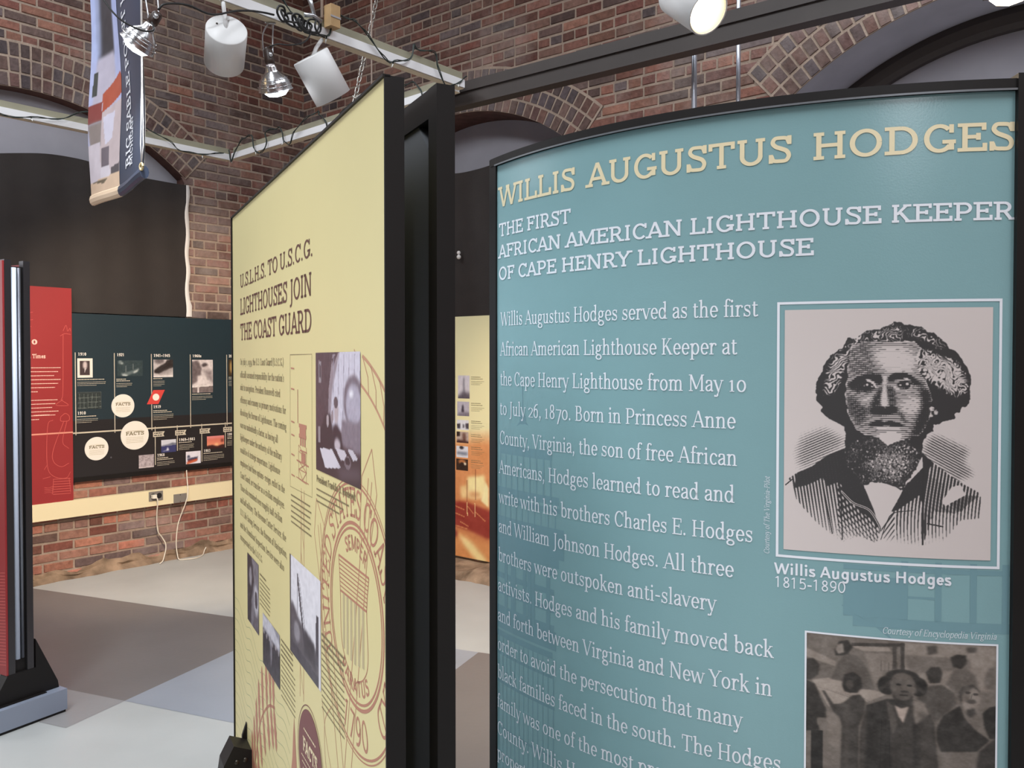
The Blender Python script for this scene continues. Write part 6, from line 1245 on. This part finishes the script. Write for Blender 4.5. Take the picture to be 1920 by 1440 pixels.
def string_lights(P, d, n, L, seed, label, step=0.075, skip=()):
    global mini
    r = random.Random(seed); t = empty('string_lights', P, 0, label, 'string lights'); d = Vector(d).normalized(); n = Vector(n).normalized(); pts = []; bulbs = []; s = 0.03; k = 0
    while s < L:
        a = [(0.022, 0.05), (0.024, 0.0), (0.024, -0.014), (0.022, 0.04), (0.020, 0.100), (0.008, 0.110), (0.020, 0.102)][k % 7]
        p = d * (s + r.uniform(-.03, .03)) + n * (a[0] + r.uniform(0, .012)) + Vector((0, 0, a[1] + r.uniform(-.012, .012))); pts.append(tuple(p))
        if a[1] < 0.03: bulbs.append(p)
        s += step * r.uniform(0.35, 1.2); k += 1
    mb = MB(); mb.tube([tuple(q) for q in catmull(pts, 5)], 0.0027, 6); mb.tube([tuple(Vector(q) + n * 0.005 + Vector((0, 0, 0.006 * math.sin(i)))) for i, q in enumerate(catmull(pts, 5))], 0.0024, 6); mb.build('wire', M_green_wire, t)
    for i, p in enumerate(bulbs[::2][:24]):
        if mini is None:
            b = MB(); b.tube([(0, 0, 0), (0, 0, -0.012)], 0.0035, 6); b.mi = 1; b.tube([(0, 0, -0.012), (0, 0, -0.022), (0, 0, -0.032)], [0.003, 0.0035, 0.0008], 6); mini = b.build('mini_bulb', [M_green_wire, M_mini], t); o = mini
        else: o = mini.copy(); COL.objects.link(o); o.parent = t
        o.location = p; o.rotation_euler = (r.uniform(-0.6, 0.6), r.uniform(-0.6, 0.6), 0)
string_lights(CR, -DL, -NL, 3.0, 21, 'dark green string lights wound round the front rail with the lamps')
string_lights(CF, -DL, -NL, 2.6, 22, 'dark green string lights wound round the rail behind the banner', 0.17)
string_lights(CF, (CR - CF), -NB, 2.1, 23, 'dark green string lights wound round the cross rail')
string_lights(Vector((-0.345, 4.467, 2.90)) + Vector((0.788, -0.616, 0)) * 1.75, (0.788, -0.616, 0), (-0.616, -0.788, 0), 1.6, 24, 'pale string lights hanging from the dark beam above the teal panel', 0.2)

# ------------------------------------------------------------------ chain, rods, conduits
M_chain = mat('chain_steel', (186, 182, 176), 0.35, metal=0.8)
P0, P1 = Vector((-0.877, 4.766, 2.925)), Vector((-0.787, 5.0, 3.595)); dv = (P1 - P0).normalized(); top = P0 + dv * ((ROOM_H - P0.z) / dv.z)
ch = empty('hanging_chain', P0, 0, 'steel link chain rising from the cross rail past the front rail', 'chain'); link = None; pitch = 0.036; nL_ = int((top - P0).length / pitch)
mb = MB(); pr = [(0.011 * math.cos(a) * 1.0, 0, 0.0145 * math.sin(a) + (0.008 if math.sin(a) > 0 else -0.008)) for a in [2 * math.pi * i / 16 for i in range(17)]]
mb.tube(pr, 0.0035, 6, False); link = mb.build('chain_link', M_chain, ch); q = dv.to_track_quat('Z', 'Y')
for i in range(nL_):
    o = link if i == 0 else link.copy()
    if i: COL.objects.link(o); o.parent = ch
    o.location = dv * (0.02 + i * pitch); o.rotation_mode = 'QUATERNION'; o.rotation_quaternion = q @ Matrix.Rotation(R_(90 * (i % 2)), 4, 'Z').to_quaternion()
def rod(name, x, y, z0, z1, r_, m, label, cat, hook=False):
    t = empty(name, (x, y, z0), 0, label, cat); mb = MB(); mb.tube([(0, 0, 0), (0, 0, z1 - z0)], r_, 10); mb.build('rod' if 'rod' in name else 'tube', m, t)
    if hook:
        mb = MB(); mb.tube([tuple(q) for q in catmull([(0, 0, 0.02), (-0.03, -0.01, 0.005), (-0.05, -0.01, 0.015), (-0.09, 0.005, 0.0), (-0.105, 0.01, 0.012)], 5)], 0.006, 8); mb.tube([(0.01, -0.02, -0.02), (-0.03, 0.02, 0.01)], 0.005, 8); mb.build('hook', M_chain, t)
    else:
        mb = MB(); mb.tube([(0, 0, z1 - z0 - 0.012), (0, 0, z1 - z0)], r_ * 2.2, 12); mb.build('ceiling_flange', m, t)
    return t
M_rod = mat('pale_rod', (196, 178, 166), 0.5)
rod('hanging_rod', -0.774, 4.737, 2.950, ROOM_H, 0.0045, M_rod, 'thin pale hanging rod with hook, just left of the chain', 'rod', True)
rod('hanging_rod', -0.788, 3.566, 2.922, ROOM_H, 0.006, M_rod, 'thin pale hanging rod above the wood block on the front rail', 'rod')
M_conduit = mat('galvanised_conduit', (190, 194, 205), 0.3, metal=0.7)
rod('metal_conduit', 0.806, 3.80, 0.0, ROOM_H, 0.0120, M_conduit, 'bright metal conduit pipe behind the teal panel, below the lit can spotlight', 'pipe')
rod('metal_conduit', 0.988, 3.75, 0.0, ROOM_H, 0.0098, M_conduit, 'slimmer metal conduit pipe behind the teal panel, right of the lit can spotlight', 'pipe')

# ------------------------------------------------------------------ hanging banner
Bl, Bf, Br = Vector((-1.799, 3.680, 0)), Vector((-1.591, 3.462, 0)), Vector((-1.336, 3.134, 0)); BZ0, BZ1 = 2.166, 3.66
bn = empty('hanging_banner', (-1.591, 3.462, BZ0), 0, 'long narrow hanging banner with a lighthouse picture and white vertical lettering', 'banner'); LB = bn.location
def bpt(u, z, o=0.0):
    # u: -1 at the left edge, 0 at the seam, 1 at the right edge
    P = Bf + (Bf - Bl) * u if u < 0 else Bf + (Br - Bf) * u
    n = Vector((-0.76, -0.65, 0)); w = 0.012 * math.sin(u * 3.1 + z * 2.0) + 0.006 * math.sin(z * 9 + u * 2)
    return tuple(P + n * (w + o) + Vector((0, 0, z)) - LB)
def bgrid(u0, u1, z0, z1, o, m, name):
    mb = MB(); mb.sm = True; nu, nz = 10, 40; V = [bpt(u0 + (u1 - u0) * i / nu, z0 + (z1 - z0) * j / nz, o) for i in range(nu + 1) for j in range(nz + 1)]
    mb.add(V, [(i * (nz + 1) + j, (i + 1) * (nz + 1) + j, (i + 1) * (nz + 1) + j + 1, i * (nz + 1) + j + 1) for i in range(nu) for j in range(nz)]); return mb.build(name, m, bn)
M_bnavy = mat('banner_navy', (58, 68, 88), 0.35); M_bback = mat('banner_back', (190, 184, 176), 0.6); M_sand = mat('banner_sand', (216, 190, 162), 0.5)
bgrid(0.0, 1.0, BZ0 + 0.03, BZ1, 0.0, M_bnavy, 'navy_cloth'); bgrid(-1.0, 1.0, BZ0 + 0.03, BZ1, -0.004, M_bback, 'back_lining')
p = Pic(50, 260, (176, 186, 222)); p.grad((140, 160, 214), (196, 196, 224)); H_ = lambda y: 1 - (y - 2.14) / 1.46
p.poly([(0.2, 0.0), (0.72, 0.0), (0.74, H_(2.70)), (0.24, H_(2.68)), (0.16, H_(2.8))], (62, 62, 68), 1, 1); p.poly([(0.20, H_(2.72)), (0.72, H_(2.72)), (0.85, H_(2.45)), (0.1, H_(2.45))], (186, 180, 196), 1, 1); p.poly([(0.0, H_(3.0)), (0.3, H_(2.98)), (0.3, H_(2.72)), (0.0, H_(2.72))], (176, 188, 226), 0.8, 2)
p.poly([(0.12, H_(2.66)), (0.24, H_(2.66)), (0.24, H_(2.56)), (0.1, H_(2.56))], (70, 74, 72)); p.poly([(0.40, H_(2.56)), (0.95, H_(2.62)), (1, H_(2.60)), (1, H_(2.53)), (0.42, H_(2.48))], (176, 88, 66)); p.poly([(0, H_(2.53)), (0.40, H_(2.53)), (0.42, H_(2.45)), (0, H_(2.45))], (136, 66, 62))
p.poly([(0, H_(2.45)), (0.45, H_(2.45)), (0.45, H_(2.34)), (0.1, H_(2.34))], (140, 128, 124), 1, 1); p.poly([(0.42, H_(2.48)), (1, H_(2.51)), (1, H_(2.18)), (0.4, H_(2.2))], (196, 180, 182)); p.poly([(0.45, H_(2.46)), (0.78, H_(2.47)), (0.74, H_(2.36)), (0.55, H_(2.34))], (210, 206, 222)); p.poly([(0, H_(2.36)), (0.40, H_(2.36)), (0.42, H_(2.19)), (0, H_(2.19))], (206, 196, 204)); p.poly([(0.44, H_(2.33)), (0.66, H_(2.33)), (0.66, H_(2.25)), (0.44, H_(2.25))], (110, 100, 108)); p.poly([(0.42, H_(2.25)), (0.68, H_(2.25)), (0.72, H_(2.19)), (0.38, H_(2.19))], (214, 206, 214)); p.poly([(0.72, H_(2.24)), (0.98, H_(2.25)), (0.98, H_(2.20)), (0.74, H_(2.19))], (84, 78, 82)); p.poly([(0, H_(2.20)), (1, H_(2.215)), (1, 1), (0, 1)], (214, 186, 160)); p.poly([(0.1, H_(2.20)), (0.6, H_(2.20)), (0.5, H_(2.185))], (110, 98, 80)); p.noise(8, 40, 3)
p.mesh('lighthouse_picture', lambda u, v: bpt(u, v, 0.001), -1.0, BZ0 + 0.03, 0.0, BZ1, M_print, bn)
mb = MB(); mb.sm = True                                     # rolled hem with its pole pocket
for (u0, u1, mi) in ((-1.0, 0.0, 0), (0.0, 1.0, 1)):
    mb.mi = mi; n = 10; ring = []
    for i in range(n + 1):
        u = u0 + (u1 - u0) * i / n; c = Vector(bpt(u, BZ0 + 0.022, -0.006))
        ring.append([tuple(c + Vector((-0.76, -0.65, 0)) * 0.016 * math.cos(a) + Vector((0, 0, 0.024 * math.sin(a)))) for a in [2 * math.pi * k / 10 for k in range(10)]])
    for a, b in zip(ring[:-1], ring[1:]):
        for k in range(10): mb.quad(a[k], a[(k + 1) % 10], b[(k + 1) % 10], b[k])
    for e_ in (ring[0], ring[-1]): mb.add(e_, [tuple(range(10))])
mb.build('bottom_hem', [M_sand, M_bnavy], bn)
mb = MB(); f = lambda u, v: bpt(u, v, 0.002)
def vtext(t, ub, z0, z1, size_u):
    tmp = MB(); put_text(tmp, SLAB, t, 0, 0, 1.0, lambda a, b: (a, b, 0), width=1.0)
    for fc in tmp.f:
        pts = [tmp.v[i] for i in fc]; mb.add([f(ub - p[1] / 0.70 * size_u, z0 + (z1 - z0) * p[0]) for p in pts], [tuple(range(len(pts)))])
vtext('BIG SABLE POINT LIGHT', 0.47, 2.254, 3.10, 0.21); vtext('MICHIGAN', 0.57, 2.250, 2.436, 0.12); mb.build('vertical_lettering', M_white, bn)
M_brass = mat('brass', (216, 196, 150), 0.3, metal=0.6); gc = Vector(bpt(1.0, BZ0 + 0.04, 0.006))
mb = MB(); mb.tube([tuple(gc + Vector((0.76, -0.65, 0)) * 0.010 * math.cos(a) + Vector((0, 0, 0.012 * math.sin(a)))) for a in [2 * math.pi * i / 16 for i in range(17)]], 0.0045, 8, False); gr = mb.build('grommet', M_brass, bn)
mb = MB()
for dx in (-0.006, 0.004): mb.tube([tuple(gc + Vector((0, 0, 0.012))), tuple(gc + Vector((0.004 + dx, 0, 0.08))), tuple(gc + Vector((0.005 + dx * 0.3, 0, 0.30))), tuple(gc + Vector((0.005 + dx * 0.3, 0.002, BZ1 - BZ0 - 0.04)))], 0.0022, 6)
mb.build('hanging_cord', M_white_cloth, bn)
mb = MB(); a, b = Vector(bpt(-1.05, BZ1)), Vector(bpt(1.05, BZ1)); mb.tube([tuple(a), tuple((a + b) / 2), tuple(b)], 0.014, 10); mb.build('top_pole', M_wood, bn)
mb = MB()
for u in (-0.9, 0.9): q = Vector(bpt(u, BZ1)); mb.tube([tuple(q), tuple(q + Vector((0, 0, ROOM_H - BZ1)))], 0.003, 6)
mb.build('suspension_wire', M_zinc, bn)
# small white clip on the black curtain
wc, rel = grp('curtain_clip', WB(1.865, 2.26, -0.045), 'tiny white clip on the black curtain, left edge of the gap beside the teal panel', 'clip'); FC = rel(WB)
mb = MB(); mb.ball(FC(1.865, 2.276, -0.05), 0.014, 8); mb.build('upper_bead', M_white_cloth, wc); mb = MB(); mb.ball(FC(1.866, 2.246, -0.05), 0.016, 8); mb.build('lower_bead', M_white_cloth, wc); mb = MB(); mb.tube([FC(1.865, 2.27, -0.05), FC(1.866, 2.25, -0.05)], 0.006, 8); mb.build('clip_pin', M_zinc, wc)
